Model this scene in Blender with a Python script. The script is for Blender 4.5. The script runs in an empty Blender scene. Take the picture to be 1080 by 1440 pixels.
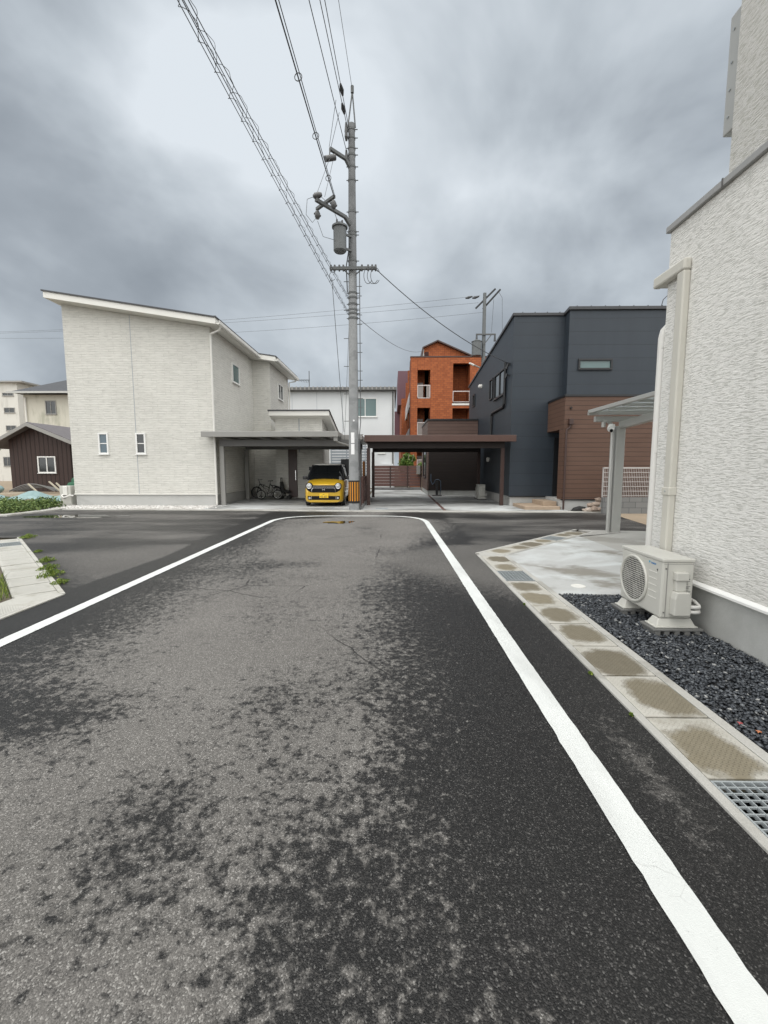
import bpy, math, random
import numpy as np
from mathutils import Vector, Matrix
random.seed(7); rng = np.random.default_rng(7)
SC = bpy.context.scene
COL = SC.collection
R = math.radians
OFF = {}

# ------------------------------------------------------------------ mesh helper
class MB:
    def __init__(s): s.v = []; s.f = []
    def add(s, vs, fs):
        n = len(s.v); s.v += [tuple(v) for v in vs]; s.f += [tuple(i+n for i in f) for f in fs]; return s
    def box(s, x0, x1, y0, y1, z0, z1):
        return s.add([(x0,y0,z0),(x1,y0,z0),(x1,y1,z0),(x0,y1,z0),(x0,y0,z1),(x1,y0,z1),(x1,y1,z1),(x0,y1,z1)],
                     [(0,3,2,1),(4,5,6,7),(0,1,5,4),(1,2,6,5),(2,3,7,6),(3,0,4,7)])
    def prism(s, poly, a, b, axis='y'):
        f = {'y': lambda p,t:(p[0],t,p[1]), 'x': lambda p,t:(t,p[0],p[1]), 'z': lambda p,t:(p[0],p[1],t)}[axis]
        n = len(poly)
        vs = [f(p,a) for p in poly]+[f(p,b) for p in poly]
        fs = [tuple(range(n)), tuple(range(2*n-1,n-1,-1))]+[(i,i+n,(i+1)%n+n,(i+1)%n) for i in range(n)]
        return s.add(vs, fs)
    def quad(s, *p): return s.add(p, [tuple(range(len(p)))])
    def tube(s, pts, r, n=8, cap=True):
        pts = [Vector(p) for p in pts]; m = len(pts)
        rr = r if isinstance(r,(list,tuple)) else [r]*m
        vs = []; up = None
        for i,p in enumerate(pts):
            t = (pts[min(i+1,m-1)]-pts[max(i-1,0)]).normalized()
            if up is None:
                up = Vector((0,0,1)) if abs(t.z)<.9 else Vector((0,1,0))
            a = t.cross(up)
            if a.length<1e-4: a = t.cross(Vector((1,0,0)))
            a.normalize(); b = a.cross(t).normalized(); up = b
            for k in range(n):
                w = 2*math.pi*k/n
                vs.append(p+(a*math.cos(w)+b*math.sin(w))*rr[i])
        fs = [(i*n+k,i*n+(k+1)%n,(i+1)*n+(k+1)%n,(i+1)*n+k) for i in range(m-1) for k in range(n)]
        if cap and n>2: fs += [tuple(range(n-1,-1,-1)), tuple((m-1)*n+k for k in range(n))]
        return s.add(vs, fs)
    def bar(s, p, q, w, h=None):
        # square-section bar between two points
        p=Vector(p);q=Vector(q);h=h or w;t=(q-p).normalized()
        up=Vector((0,0,1)) if abs(t.z)<.95 else Vector((0,1,0))
        a=t.cross(up).normalized()*w/2;b=a.cross(t).normalized()*h/2
        vs=[c+i*a+j*b for c in(p,q) for i,j in((-1,-1),(1,-1),(1,1),(-1,1))]
        return s.add(vs,[(3,2,1,0),(4,5,6,7),(0,1,5,4),(1,2,6,5),(2,3,7,6),(3,0,4,7)])
    def ring(s, c, ax, r0, r1, n=32):
        # torus of major radius r0, minor r1 about axis ax
        c=Vector(c);ax=Vector(ax).normalized();a=ax.orthogonal().normalized();b=ax.cross(a);m=8;vs=[]
        for i in range(n):
            w=2*math.pi*i/n;d=a*math.cos(w)+b*math.sin(w)
            for k in range(m):
                u=2*math.pi*k/m;vs.append(c+d*(r0+r1*math.cos(u))+ax*r1*math.sin(u))
        return s.add(vs,[(i*m+k,((i+1)%n)*m+k,((i+1)%n)*m+(k+1)%m,i*m+(k+1)%m) for i in range(n) for k in range(m)])
    def disc(s, c, ax, r, n=32):
        c=Vector(c);ax=Vector(ax).normalized();a=ax.orthogonal().normalized();b=ax.cross(a)
        return s.add([c+(a*math.cos(2*math.pi*i/n)+b*math.sin(2*math.pi*i/n))*r for i in range(n)],[tuple(range(n))])
    def build(s, name, mat, parent=None, smooth=False, bevel=0, loc=None, ang=40):
        me = bpy.data.meshes.new(name)
        off = Vector(OFF.get(parent.name,(0,0,0))) if parent else Vector(loc or (0,0,0))
        me.from_pydata([tuple(Vector(v)-off) for v in s.v], [], s.f)
        o = bpy.data.objects.new(name, me); COL.objects.link(o)
        me.materials.append(mat)
        OFF[o.name] = tuple(off)
        if parent: o.parent = parent
        else: o.location = off
        if smooth:
            me.polygons.foreach_set('use_smooth',[True]*len(me.polygons)); me.set_sharp_from_angle(angle=R(ang))
        if bevel:
            b=o.modifiers.new('bevel','BEVEL'); b.width=bevel; b.segments=2; b.limit_method='ANGLE'
        return o

def tag(o, label=None, cat=None, group=None, kind=None):
    if label: o['label']=label
    if cat: o['category']=cat
    if group: o['group']=group
    if kind: o['kind']=kind
    return o
def thing(name, label, cat, loc=(0,0,0), group=None):
    o=bpy.data.objects.new(name,None); COL.objects.link(o); o.location=loc; o.empty_display_size=.2
    OFF[o.name]=tuple(loc); return tag(o,label,cat,group)
def struct(o): o['kind']='structure'; return o
def copy_tree(o, parent=None):
    c=o.copy(); COL.objects.link(c)
    OFF[c.name]=OFF.get(o.name,(0,0,0))
    if parent: c.parent=parent
    for ch in list(o.children): copy_tree(ch,c)
    return c
def text_mesh(body, size, fn, mb):
    cu=bpy.data.curves.new('lettering','FONT'); cu.body=body; cu.size=size; cu.extrude=.0008
    t=bpy.data.objects.new('lettering',cu); COL.objects.link(t); bpy.context.view_layer.update()
    me=bpy.data.meshes.new_from_object(t.evaluated_get(bpy.context.evaluated_depsgraph_get()))
    mb.add([fn(v.co) for v in me.vertices],[tuple(p.vertices) for p in me.polygons])
    bpy.data.objects.remove(t); bpy.data.curves.remove(cu); bpy.data.meshes.remove(me)

# ------------------------------------------------------------------ node helper
class NG:
    def __init__(s,name):
        s.mat=bpy.data.materials.new(name); s.mat.use_nodes=True; s.nt=s.mat.node_tree; s.b=s.nt.nodes['Principled BSDF']
    def put(s,sock,v):
        if isinstance(v,bpy.types.NodeSocket): s.nt.links.new(v,sock)
        elif v is not None:
            if isinstance(v,(tuple,list)) and len(v)==3 and sock.type=='RGBA': v=(*v,1)
            sock.default_value=v
    def new(s,t,**k):
        n=s.nt.nodes.new(t)
        for a,b in k.items(): setattr(n,a,b)
        return n
    def co(s,w='Object'): return s.new('ShaderNodeTexCoord').outputs[w]
    def wpos(s): return s.new('ShaderNodeNewGeometry').outputs['Position']
    def island(s): return s.new('ShaderNodeNewGeometry').outputs['Random Per Island']
    def orand(s): return s.new('ShaderNodeObjectInfo').outputs['Random']
    def sep(s,v):
        n=s.new('ShaderNodeSeparateXYZ'); s.put(n.inputs[0],v); return n.outputs
    def comb(s,x=0,y=0,z=0):
        n=s.new('ShaderNodeCombineXYZ')
        for i,v in enumerate((x,y,z)): s.put(n.inputs[i],v)
        return n.outputs[0]
    def ma(s,op,a,b=None,c=None,clamp=False):
        n=s.new('ShaderNodeMath',operation=op,use_clamp=clamp)
        for i,v in enumerate((a,b,c)): s.put(n.inputs[i],v)
        return n.outputs[0]
    def sm(s,v,a,b,o0=0,o1=1):
        n=s.new('ShaderNodeMapRange',interpolation_type='SMOOTHSTEP')
        for i,q in enumerate((v,a,b,o0,o1)): s.put(n.inputs[i],q)
        return n.outputs[0]
    def scale(s,v,sx,sy,sz,loc=(0,0,0)):
        n=s.new('ShaderNodeMapping'); s.put(n.inputs['Vector'],v); n.inputs['Scale'].default_value=(sx,sy,sz); n.inputs['Location'].default_value=loc
        return n.outputs[0]
    def noise(s,v,sc,det=3,ro=.5,dist=0,out=0):
        n=s.new('ShaderNodeTexNoise')
        s.put(n.inputs['Vector'],v)
        n.inputs['Scale'].default_value=sc;n.inputs['Detail'].default_value=det;n.inputs['Roughness'].default_value=ro;n.inputs['Distortion'].default_value=dist
        return n.outputs[out]
    def vor(s,v,sc,out='Distance',feature='F1'):
        n=s.new('ShaderNodeTexVoronoi',feature=feature); s.put(n.inputs['Vector'],v); n.inputs['Scale'].default_value=sc
        return n.outputs[out]
    def mix(s,f,a,b,blend='MIX'):
        n=s.new('ShaderNodeMix',data_type='RGBA',blend_type=blend); s.put(n.inputs[0],f); s.put(n.inputs[6],a); s.put(n.inputs[7],b); return n.outputs[2]
    def ramp(s,f,stops):
        n=s.new('ShaderNodeValToRGB'); s.put(n.inputs[0],f); e=n.color_ramp.elements
        while len(e)<len(stops): e.new(.5)
        for i,(p,c) in enumerate(stops):
            e[i].position=p; e[i].color=(*c,1) if isinstance(c,tuple) else (c,c,c,1)
        return n.outputs[0]
    def brick(s,v,w,h,mort=.01,c1=(1,1,1),c2=(.8,.8,.8),cm=(0,0,0),off=.5):
        n=s.new('ShaderNodeTexBrick'); n.offset=off; s.put(n.inputs['Vector'],v); s.put(n.inputs['Color1'],c1); s.put(n.inputs['Color2'],c2); s.put(n.inputs['Mortar'],cm)
        n.inputs['Scale'].default_value=1;n.inputs['Brick Width'].default_value=w;n.inputs['Row Height'].default_value=h;n.inputs['Mortar Size'].default_value=mort
        return n.outputs
    def uvw(s):
        # u runs round the axis-aligned walls, v is height (world position)
        x,y,z=s.sep(s.wpos()); return s.comb(s.ma('ADD',x,y),z,0)
    def bump(s,h,st=.3,d=.01,nrm=None):
        n=s.new('ShaderNodeBump'); s.put(n.inputs['Height'],h); n.inputs['Strength'].default_value=st; n.inputs['Distance'].default_value=d
        if nrm: s.put(n.inputs['Normal'],nrm)
        return n.outputs[0]
    def done(s,col=None,rough=None,nrm=None,spec=None,metal=None,coat=None,trans=None,alpha=None):
        for k,v in(('Base Color',col),('Roughness',rough),('Normal',nrm),('Specular IOR Level',spec),('Metallic',metal),('Coat Weight',coat),('Transmission Weight',trans),('Alpha',alpha)): s.put(s.b.inputs[k],v)
        return s.mat

def plain(name,col,rough=.5,metal=0,var=.12,sc=3,spec=.5,bump=0,coat=0):
    g=NG(name); p=g.wpos(); n=g.noise(p,sc,5,.6)
    f=g.ma('MULTIPLY_ADD',n,var*2,1-var)
    c=g.mix(1.0,col,g.comb(f,f,f),'MULTIPLY')
    r=g.ma('MULTIPLY_ADD',g.noise(p,sc*3,3),.2,rough-.1)
    nr=g.bump(g.noise(p,sc*25,3),bump,.005) if bump else None
    return g.done(c,r,nr,spec,metal,coat)

Mt={}
# --- asphalt
def asphalt():
    g=NG('asphalt'); P=g.wpos(); x,y,z=g.sep(P)
    n0=g.noise(P,.35,2); n1=g.noise(P,1.1,4,.6); n2=g.noise(P,12,5,.64); n3=g.noise(P,30,4,.65)
    def ctr(n,k): return g.ma('MULTIPLY',g.ma('SUBTRACT',n,.5),k)
    det=g.ma('ADD',g.ma('ADD',ctr(n1,.9),ctr(n2,2.2)),ctr(n3,2.3))
    # dry strip down the middle of the lane
    xc=g.ma('ADD',g.ma('ADD',x,g.sm(y,5,11,1.36,.85)),ctr(n0,.9))
    # the strip drifts to the right where it meets the cross street
    far=g.sm(y,6,12,0,.9)
    xc=g.ma('ADD',xc,g.sm(y,1.0,4.0,.16,0)); d=g.ma('SUBTRACT',g.ma('ADD',1.30,far),g.ma('ABSOLUTE',xc))
    d=g.ma('SUBTRACT',d,g.sm(y,12.2,13.2,0,1.5))
    for cx,cy,rx,ry,am in((-2.3,2.45,.8,.4,.75),(-1.9,6.3,.55,.8,.5),(-.30,1.3,.35,.5,.35),(-.75,2.5,.3,.45,.40),(-.25,2.3,.22,.4,-.3),(-1.05,1.75,.22,.35,.45)):
        q=g.ma('ADD',g.ma('POWER',g.ma('DIVIDE',g.ma('SUBTRACT',x,cx),rx),2),g.ma('POWER',g.ma('DIVIDE',g.ma('SUBTRACT',y,cy),ry),2)); det=g.ma('SUBTRACT',det,g.ma('MULTIPLY',g.ma('EXPONENT',g.ma('MULTIPLY',q,-1)),am))
    v1=g.ma('ADD',g.ma('MULTIPLY',g.ma('MINIMUM',g.ma('MULTIPLY',d,.8),g.ma('MULTIPLY_ADD',g.noise(g.scale(P,1,1,1,(4,4,0)),1.0,4),1.5,-.27)),1.0),det)
    # drier patches on the cross street, stretched along it
    nx=g.noise(g.scale(P,.28,.75,1,(3.1,1.7,0)),1,3,.55)
    v2=g.ma('ADD',g.ma('ADD',ctr(nx,7),-.05),g.ma('MULTIPLY',det,.6))
    v2=g.ma('ADD',v2,g.ma('ADD',g.sm(g.ma('ABSOLUTE',g.ma('ADD',x,1.2)),2.2,3.0,-4,0),g.sm(y,4,5.5,-4,0)))
    v2=g.ma('MAXIMUM',v2,-3.0)
    # old patch beside the left kerb corner
    lp=g.ma('SUBTRACT',g.ma('SUBTRACT',6.5,y),g.ma('MULTIPLY',g.ma('ADD',x,4.3),-.75))
    lp2=g.ma('ADD',lp,2.2)
    v3=g.ma('ADD',g.ma('MULTIPLY',g.ma('MINIMUM',lp2,g.ma('SUBTRACT',y,g.ma('MULTIPLY_ADD',x,-.85,1.9))),1.2),g.ma('MULTIPLY',det,.9))
    v3=g.ma('ADD',v3,g.sm(x,-4.0,-3.6,0,-5))
    v3=g.ma('ADD',v3,g.sm(y,8.2,9.0,0,-5))
    # faint drying along the right-hand kerb
    q4=g.ma('ADD',g.ma('POWER',g.ma('DIVIDE',g.ma('SUBTRACT',x,1.27),.13),2),g.ma('POWER',g.ma('DIVIDE',g.ma('SUBTRACT',y,2.0),.85),2))
    v4=g.ma('ADD',g.ma('ADD',g.ma('MULTIPLY',g.ma('EXPONENT',g.ma('MULTIPLY',q4,-1)),1.1),det),-.85)
    m1=g.sm(v1,-.30,.38); m2=g.ma('MULTIPLY',g.sm(v2,-1.0,1.2),.7); m3=g.ma('MULTIPLY',g.sm(v3,-.5,.9),.62); m4=g.ma('MULTIPLY',g.sm(v4,-.1,.5),.45)
    dry=g.ma('MAXIMUM',g.ma('MAXIMUM',m1,m2),g.ma('MAXIMUM',m3,m4))
    cell=g.vor(P,215,'Color'); cv=g.sep(cell)[0]; ce=g.vor(P,215,'Distance')
    cell2=g.sep(g.vor(P,120,'Color'))[1]; cell3=g.sep(g.vor(g.scale(P,1,1,1,(9,3,0)),95,'Color'))[0]
    dk=g.ramp(cv,[(0,(.092,.088,.082)),(.5,(.136,.129,.121)),(.85,(.180,.171,.160)),(1,(.33,.318,.30))])
    wt=g.ramp(cv,[(0,(.006,.006,.006)),(.55,(.013,.0125,.0122)),(.82,(.026,.025,.0243)),(.95,(.050,.048,.046)),(1,(.11,.107,.103))])
    # sparse pale aggregate chips
    chip=g.ma('MULTIPLY',g.ma('GREATER_THAN',cell2,.978),g.sm(cell3,.2,.9))
    big=g.ma('MULTIPLY_ADD',g.noise(P,.9,4),.5,.75)
    c=g.mix(dry,wt,dk)
    c=g.mix(g.ma('MULTIPLY',chip,g.ma('MULTIPLY_ADD',dry,.35,.25)),c,(.38,.37,.35))
    c=g.mix(1.0,c,g.comb(big,big,big),'MULTIPLY')
    # hairline cracks
    cr=g.vor(g.scale(g.mix(.12,P,g.noise(P,2.2,4,out=1)),.33,.33,.33),1,'Distance','DISTANCE_TO_EDGE')
    crm=g.ma('MULTIPLY',g.sm(cr,.0008,.003,1,0),g.sm(g.noise(P,.5,2),.5,.56))
    c=g.mix(g.ma('MULTIPLY',crm,.75),c,(.012,.012,.012))
    ro=g.ma('MULTIPLY_ADD',dry,.42,.46)
    h=g.ma('ADD',g.ma('MULTIPLY',ce,-1),g.ma('MULTIPLY',g.noise(P,300,2),.25))
    g.done(c,ro,g.bump(h,.45,.005),g.ma('MULTIPLY_ADD',dry,-.02,.30))
    return g.mat
Mt['asphalt']=asphalt()

def paint():
    g=NG('road_paint'); P=g.wpos(); n=g.noise(P,9,6,.7); n2=g.noise(P,70,4,.7)
    w=g.sm(g.ma('ADD',g.ma('MULTIPLY',n,.7),g.ma('MULTIPLY',n2,.6)),.78,.86)
    c=g.mix(g.noise(P,2.5,4),(.57,.59,.575),(.70,.715,.70)); tr=g.sm(g.noise(g.scale(P,3,.6,1),1.5,4,.6),.42,.68,0,.30); c=g.mix(tr,c,(.34,.345,.335)); c=g.mix(g.ma('MULTIPLY',w,.7),c,(.20,.20,.19))
    cr=g.vor(g.mix(.05,P,g.noise(P,6,4,out=1)),4.5,'Distance','DISTANCE_TO_EDGE')
    c=g.mix(g.ma('MULTIPLY',g.sm(cr,.002,.012,1,0),g.sm(g.noise(P,3),.52,.64,0,.28)),c,(.3,.3,.29))
    return g.done(c,.6,g.bump(g.ma('ADD',n2,g.noise(P,250,2)),.35,.004))
Mt['paint']=paint()

def concrete(name,a,b,stain=None,sc=1.0,amt=.6,lo=.5,hi=.62,bump=.25,light=None):
    g=NG(name); P=g.wpos(); n=g.noise(P,1.6*sc,6,.62); c=g.mix(n,a,b)
    if stain:
        q=g.noise(g.scale(P,.7,1.1,1,(5,2,0)),.9*sc,5,.6,.4); c=g.mix(g.ma('MULTIPLY',g.sm(q,lo,hi),amt),c,stain)
    if light:
        q=g.noise(g.scale(P,.8,1,1,(1,9,3)),.8*sc,5,.62,.5); c=g.mix(g.ma('MULTIPLY',g.sm(q,.48,.62),.7),c,light)
    sp=g.noise(P,120,3,.7); f=g.ma('MULTIPLY_ADD',sp,.35,.83); c=g.mix(1.0,c,g.comb(f,f,f),'MULTIPLY')
    return g.done(c,.72,g.bump(g.ma('ADD',sp,g.noise(P,25,4)),bump,.006),.4)
Mt['conc']=concrete('concrete',(.34,.335,.31),(.48,.47,.44),(.22,.21,.185),1.6,.5)
Mt['conc_drive']=concrete('driveway_concrete',(.36,.365,.355),(.47,.475,.465),(.19,.175,.145),.9,.85,.5,.60,light=(.56,.59,.59))
Mt['conc_drive2']=concrete('driveway_concrete_grey',(.30,.295,.275),(.42,.41,.385),(.21,.20,.175),.9,.6)
Mt['conc_apron']=concrete('apron_concrete',(.29,.30,.295),(.45,.455,.45),(.15,.15,.145),.55,.8,.47,.58,light=(.55,.57,.57))
Mt['found']=concrete('foundation_render',(.36,.365,.35),(.47,.475,.46),(.29,.29,.275),.9,.5,bump=.12)
Mt['found_light']=concrete('foundation_render_light',(.40,.40,.385),(.50,.50,.485),(.30,.30,.29),.9,.4,bump=.12)
Mt['block']=concrete('block_concrete',(.15,.15,.15),(.23,.23,.23),(.10,.10,.10),2,.5)

def cover_mat(name,stain_on=True,base=((.36,.345,.305),(.50,.485,.44))):
    g=NG(name); o=g.co(); P=g.wpos(); x,y,z=g.sep(o); rnd=g.orand()
    wob=g.noise(P,6,6,.7); rad=g.ma('POWER',g.ma('ADD',g.ma('POWER',g.ma('ABSOLUTE',g.ma('DIVIDE',g.ma('ADD',x,g.ma('MULTIPLY_ADD',rnd,-.11,.05)),.185)),2.4),g.ma('POWER',g.ma('ABSOLUTE',g.ma('DIVIDE',g.ma('ADD',y,g.ma('MULTIPLY_ADD',g.ma('FRACT',g.ma('MULTIPLY',rnd,5.1)),.12,-.06)),.225)),2.4)),.5)
    e=g.ma('ADD',rad,g.ma('MULTIPLY_ADD',wob,1.3,-.65)); lim=g.ma('MULTIPLY_ADD',g.ma('FRACT',g.ma('MULTIPLY',rnd,7.3)),.55,.72)
    m=g.sm(g.ma('SUBTRACT',e,lim),-.26,.16,1,0)
    c=g.mix(g.noise(P,5,5,.65),*base); gr=g.sm(g.noise(P,2.3,6,.7),.50,.68); c=g.mix(g.ma('MULTIPLY',gr,.5),c,(.21,.19,.14))
    if stain_on:
        st=g.mix(g.noise(P,16,5,.7),(.125,.105,.066),(.225,.195,.135)); rim=g.sm(g.ma('ABSOLUTE',g.ma('SUBTRACT',e,lim)),0,.12,1,0)
        tv=g.ma('MULTIPLY_ADD',g.ma('FRACT',g.ma('MULTIPLY',rnd,13.7)),.5,.72); st=g.mix(1.0,st,g.comb(tv,tv,tv),'MULTIPLY'); c=g.mix(g.ma('MULTIPLY',m,.92),c,st); c=g.mix(g.ma('MULTIPLY',rim,.25),c,(.09,.08,.055))
    # raised chequer tread
    u=g.ma('MULTIPLY',g.ma('ADD',x,y),1/.03); v=g.ma('MULTIPLY',g.ma('SUBTRACT',x,y),1/.03)
    fu=g.ma('ABSOLUTE',g.ma('SUBTRACT',g.ma('FRACT',u),.5)); fv=g.ma('ABSOLUTE',g.ma('SUBTRACT',g.ma('FRACT',v),.5))
    chk=g.ma('ABSOLUTE',g.ma('MODULO',g.ma('ADD',g.ma('FLOOR',u),g.ma('FLOOR',v)),2))
    def dash(a,b): return g.ma('MULTIPLY',g.sm(a,.33,.39,1,0),g.sm(b,.09,.15,1,0))
    bx=g.ma('ADD',g.ma('MULTIPLY',chk,dash(fu,fv)),g.ma('MULTIPLY',g.ma('SUBTRACT',1,chk),dash(fv,fu)))
    inside=g.ma('MULTIPLY',g.sm(g.ma('ABSOLUTE',x),.165,.172,1,0),g.sm(g.ma('ABSOLUTE',y),.225,.232,1,0))
    bx=g.ma('MULTIPLY',bx,inside)
    c=g.mix(g.ma('MULTIPLY',bx,g.ma('MULTIPLY_ADD',m,.35,.18)),c,(.085,.075,.055))
    nn=g.noise(P,160,3,.7); f=g.ma('MULTIPLY_ADD',nn,.3,.86); c=g.mix(1.0,c,g.comb(f,f,f),'MULTIPLY')
    return g.done(c,.7,g.bump(g.ma('ADD',bx,g.ma('MULTIPLY',nn,.35)),.5,.005),.4)
Mt['cover']=cover_mat('drain_cover_concrete')
Mt['cover_left']=cover_mat('pale_drain_cover_concrete',False,((.36,.355,.325),(.49,.48,.44)))

def siding_layered():
    g=NG('layered_stone_siding'); u=g.uvw(); w=g.mix(.035,u,g.noise(u,3.2,3,out=1))
    b=g.brick(w,.5,.085,.011,(1,1,1),(.0,.0,.0),(.5,.5,.5),.37); tone=g.sep(b[0])[0]; mort=b[1]
    n=g.noise(g.scale(u,3.4,25,1),1,3,.62,.3); big=g.noise(u,.6,4)
    c=g.ramp(g.ma('ADD',g.ma('MULTIPLY',n,.85),g.ma('MULTIPLY',tone,.15)),[(.28,(.47,.463,.43)),(.40,(.572,.563,.523)),(.55,(.62,.61,.568)),(.72,(.665,.654,.61))])
    c=g.mix(g.ma('MULTIPLY',g.ma('MULTIPLY',mort,g.sm(g.noise(u,4,3),.35,.6)),.34),c,(.33,.325,.30)); f=g.ma('MULTIPLY_ADD',big,.2,.9); c=g.mix(1.0,c,g.comb(f,f,f),'MULTIPLY')
    return g.done(c,.8,g.bump(g.ma('ADD',g.ma('ADD',g.ma('MULTIPLY',n,.8),g.ma('MULTIPLY',tone,.5)),g.ma('MULTIPLY',mort,-.6)),.6,.016),.3)
Mt['siding_w']=siding_layered()
def siding_rough(name='scratched_plaster_siding',k=1):
    g=NG(name); u=g.uvw(); w=g.mix(.008,u,g.noise(u,9,3,out=1))
    a=g.noise(g.scale(w,13,78,1),1,3,.6,.5); b=g.noise(g.scale(w,30,150,1,(3,5,0)),1,3,.6,.3); sp=g.noise(u,140,3,.7)
    h=g.ma('ADD',g.ma('MULTIPLY',g.sm(a,.36,.62),1.0),g.ma('ADD',g.ma('MULTIPLY',b,.7),g.ma('MULTIPLY',sp,.25)))
    c=g.ramp(h,[(.35,(.50*k,.495*k,.465*k**1.1)),(.85,(.69*k,.685*k,.65*k**1.1)),(1,(.75*k,.74*k,.71*k))]); f=g.ma('MULTIPLY_ADD',g.noise(u,.8,4),.18,.91); c=g.mix(1.0,c,g.comb(f,f,f),'MULTIPLY'); ux,uz,_=g.sep(u); st=g.noise(g.scale(u,5,.25,1),1,5,.65); c=g.mix(g.ma('MULTIPLY',g.sm(st,.54,.72),.13),c,(.30,.30,.26)); c=g.mix(g.ma('MULTIPLY',g.sm(g.ma('ADD',uz,g.ma('MULTIPLY',g.noise(u,3,4),.35)),.55,.95,.22,0),1),c,(.30,.285,.24))
    return g.done(c,.82,g.bump(h,.55,.008),.3)
Mt['siding_r']=siding_rough(); Mt['siding_r_vignette']=siding_rough('scratched_plaster_siding_vignette',.74)  # second copy, for the upper wall: lens vignetting painted in as darker colour
def siding_metal():
    g=NG('navy_metal_siding'); u=g.uvw(); x,y,z=g.sep(u); fr=g.ma('FRACT',g.ma('DIVIDE',g.ma('ADD',y,.12),.46)); ln=g.sm(g.ma('ABSOLUTE',g.ma('SUBTRACT',fr,.5)),.482,.49)
    n=g.noise(g.scale(u,2.2,.5,1),1,4); c=g.mix(n,(.022,.030,.040),(.032,.042,.054)); row=g.noise(g.comb(0,g.ma('FLOOR',g.ma('DIVIDE',g.ma('ADD',y,.12),.46)),0),3.7,0)
    f=g.ma('MULTIPLY_ADD',row,.35,.82); c=g.mix(1.0,c,g.comb(f,f,f),'MULTIPLY'); c=g.mix(g.ma('MULTIPLY',ln,.75),c,(.010,.012,.016))
    return g.done(c,.5,g.bump(g.ma('ADD',g.ma('MULTIPLY',ln,-1),g.ma('MULTIPLY',g.noise(g.scale(u,1,40,1),3,3),.12)),.35,.01),.45)
Mt['navy']=siding_metal()
def siding_board(name,a,b,ln_c,h=.155):
    g=NG(name); u=g.uvw(); x,y,z=g.sep(u); q=g.ma('DIVIDE',y,h); fr=g.ma('FRACT',q); ln=g.sm(g.ma('ABSOLUTE',g.ma('SUBTRACT',fr,.5)),.44,.475)
    row=g.noise(g.comb(g.ma('MULTIPLY',x,.25),g.ma('FLOOR',q),0),5.1,1); gr=g.noise(g.scale(u,2,60,1),1,4,.6)
    c=g.mix(g.ma('ADD',g.ma('MULTIPLY',row,.6),g.ma('MULTIPLY',gr,.4)),a,b); c=g.mix(g.ma('MULTIPLY',ln,.8),c,ln_c)
    return g.done(c,.6,g.bump(g.ma('ADD',g.ma('MULTIPLY',ln,-1),g.ma('MULTIPLY',gr,.15)),.5,.012),.35)
Mt['board']=siding_board('brown_board_siding',(.084,.046,.032),(.138,.080,.057),(.018,.011,.009))
Mt['board2']=siding_board('grey_brown_board_siding',(.090,.055,.044),(.145,.094,.078),(.022,.014,.012),.17)
def siding_rib(name,a,b,w):
    g=NG(name); u=g.uvw(); x,y,z=g.sep(u); q=g.ma('DIVIDE',x,w); fr=g.ma('FRACT',q); ln=g.sm(g.ma('ABSOLUTE',g.ma('SUBTRACT',fr,.5)),.36,.46)
    row=g.noise(g.comb(g.ma('FLOOR',q),0,0),5.1,1); c=g.mix(g.ma('ADD',g.ma('MULTIPLY',row,.6),g.ma('MULTIPLY',g.noise(u,2,5),.4)),a,b)
    c=g.mix(g.ma('MULTIPLY',ln,.6),c,tuple(k*.3 for k in a)); return g.done(c,.55,g.bump(ln,.8,.03),.35)
Mt['shed']=siding_rib('brown_ribbed_siding',(.029,.017,.0145),(.054,.031,.026),.27)
Mt['grey_panel']=plain('pale_grey_panel',(.66,.675,.68),.6,var=.08,sc=.8)
def brick_mat():
    g=NG('orange_tile_brick'); u=g.uvw(); x,y,z=g.sep(u); b=g.brick(u,.34,.15,.014,(.40,.118,.040),(.27,.072,.024),(.15,.055,.032),.5)
    n=g.noise(u,1.1,5); c=g.mix(g.ma('MULTIPLY',n,.5),b[0],(.34,.10,.034)); col=g.sm(g.ma('ABSOLUTE',g.ma('SUBTRACT',g.ma('FRACT',g.ma('DIVIDE',x,.5)),.5)),.44,.48)
    c=g.mix(g.ma('MULTIPLY',g.ma('MULTIPLY',col,g.sm(n,.40,.55)),.6),c,(.17,.042,.02)); return g.done(c,.75,g.bump(g.ma('MULTIPLY',b[1],-1),.4,.01),.3)
Mt['brick']=brick_mat()
def old_wall(name,a,b,st):
    g=NG(name); u=g.uvw(); n=g.noise(u,1.2,5); c=g.mix(n,a,b); s=g.noise(g.scale(u,1.3,.3,1),1,5,.65); c=g.mix(g.sm(s,.52,.68,0,.6),c,st); return g.done(c,.85,None,.2)
Mt['beige']=old_wall('weathered_beige_wall',(.52,.50,.43),(.60,.58,.50),(.30,.31,.24))
Mt['apt_white']=old_wall('weathered_white_wall',(.56,.55,.51),(.64,.63,.59),(.42,.41,.37))
Mt['purple']=plain('purple_panel',(.13,.062,.078),.6)
def warm(name,c,**k): Mt[name]=plain(name,c,**k)
warm('white_trim',(.68,.67,.63),rough=.45,var=.05); warm('white_frame',(.74,.74,.72),rough=.4,var=.03)
warm('cream_plastic',(.50,.495,.455),rough=.42,var=.05,sc=5); warm('beige_duct',(.54,.525,.47),rough=.45,var=.06)
warm('white_pipe',(.66,.65,.62),rough=.35,var=.04); warm('roof_dark',(.045,.046,.05),rough=.5,var=.2)
warm('grey_metal',(.26,.255,.24),rough=.42,metal=.0,var=.08); warm('grey_metal_dark',(.115,.112,.108),rough=.5,var=.1)
warm('silver_metal',(.42,.42,.40),rough=.4,metal=.35,var=.06); warm('brown_metal',(.050,.026,.021),rough=.42,var=.12); warm('brown_dark',(.020,.012,.010),rough=.55)
warm('black_frame',(.012,.013,.015),rough=.4); warm('black_rubber',(.012,.012,.012),rough=.75); warm('dark_void',(.008,.008,.008),rough=.9)
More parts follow.
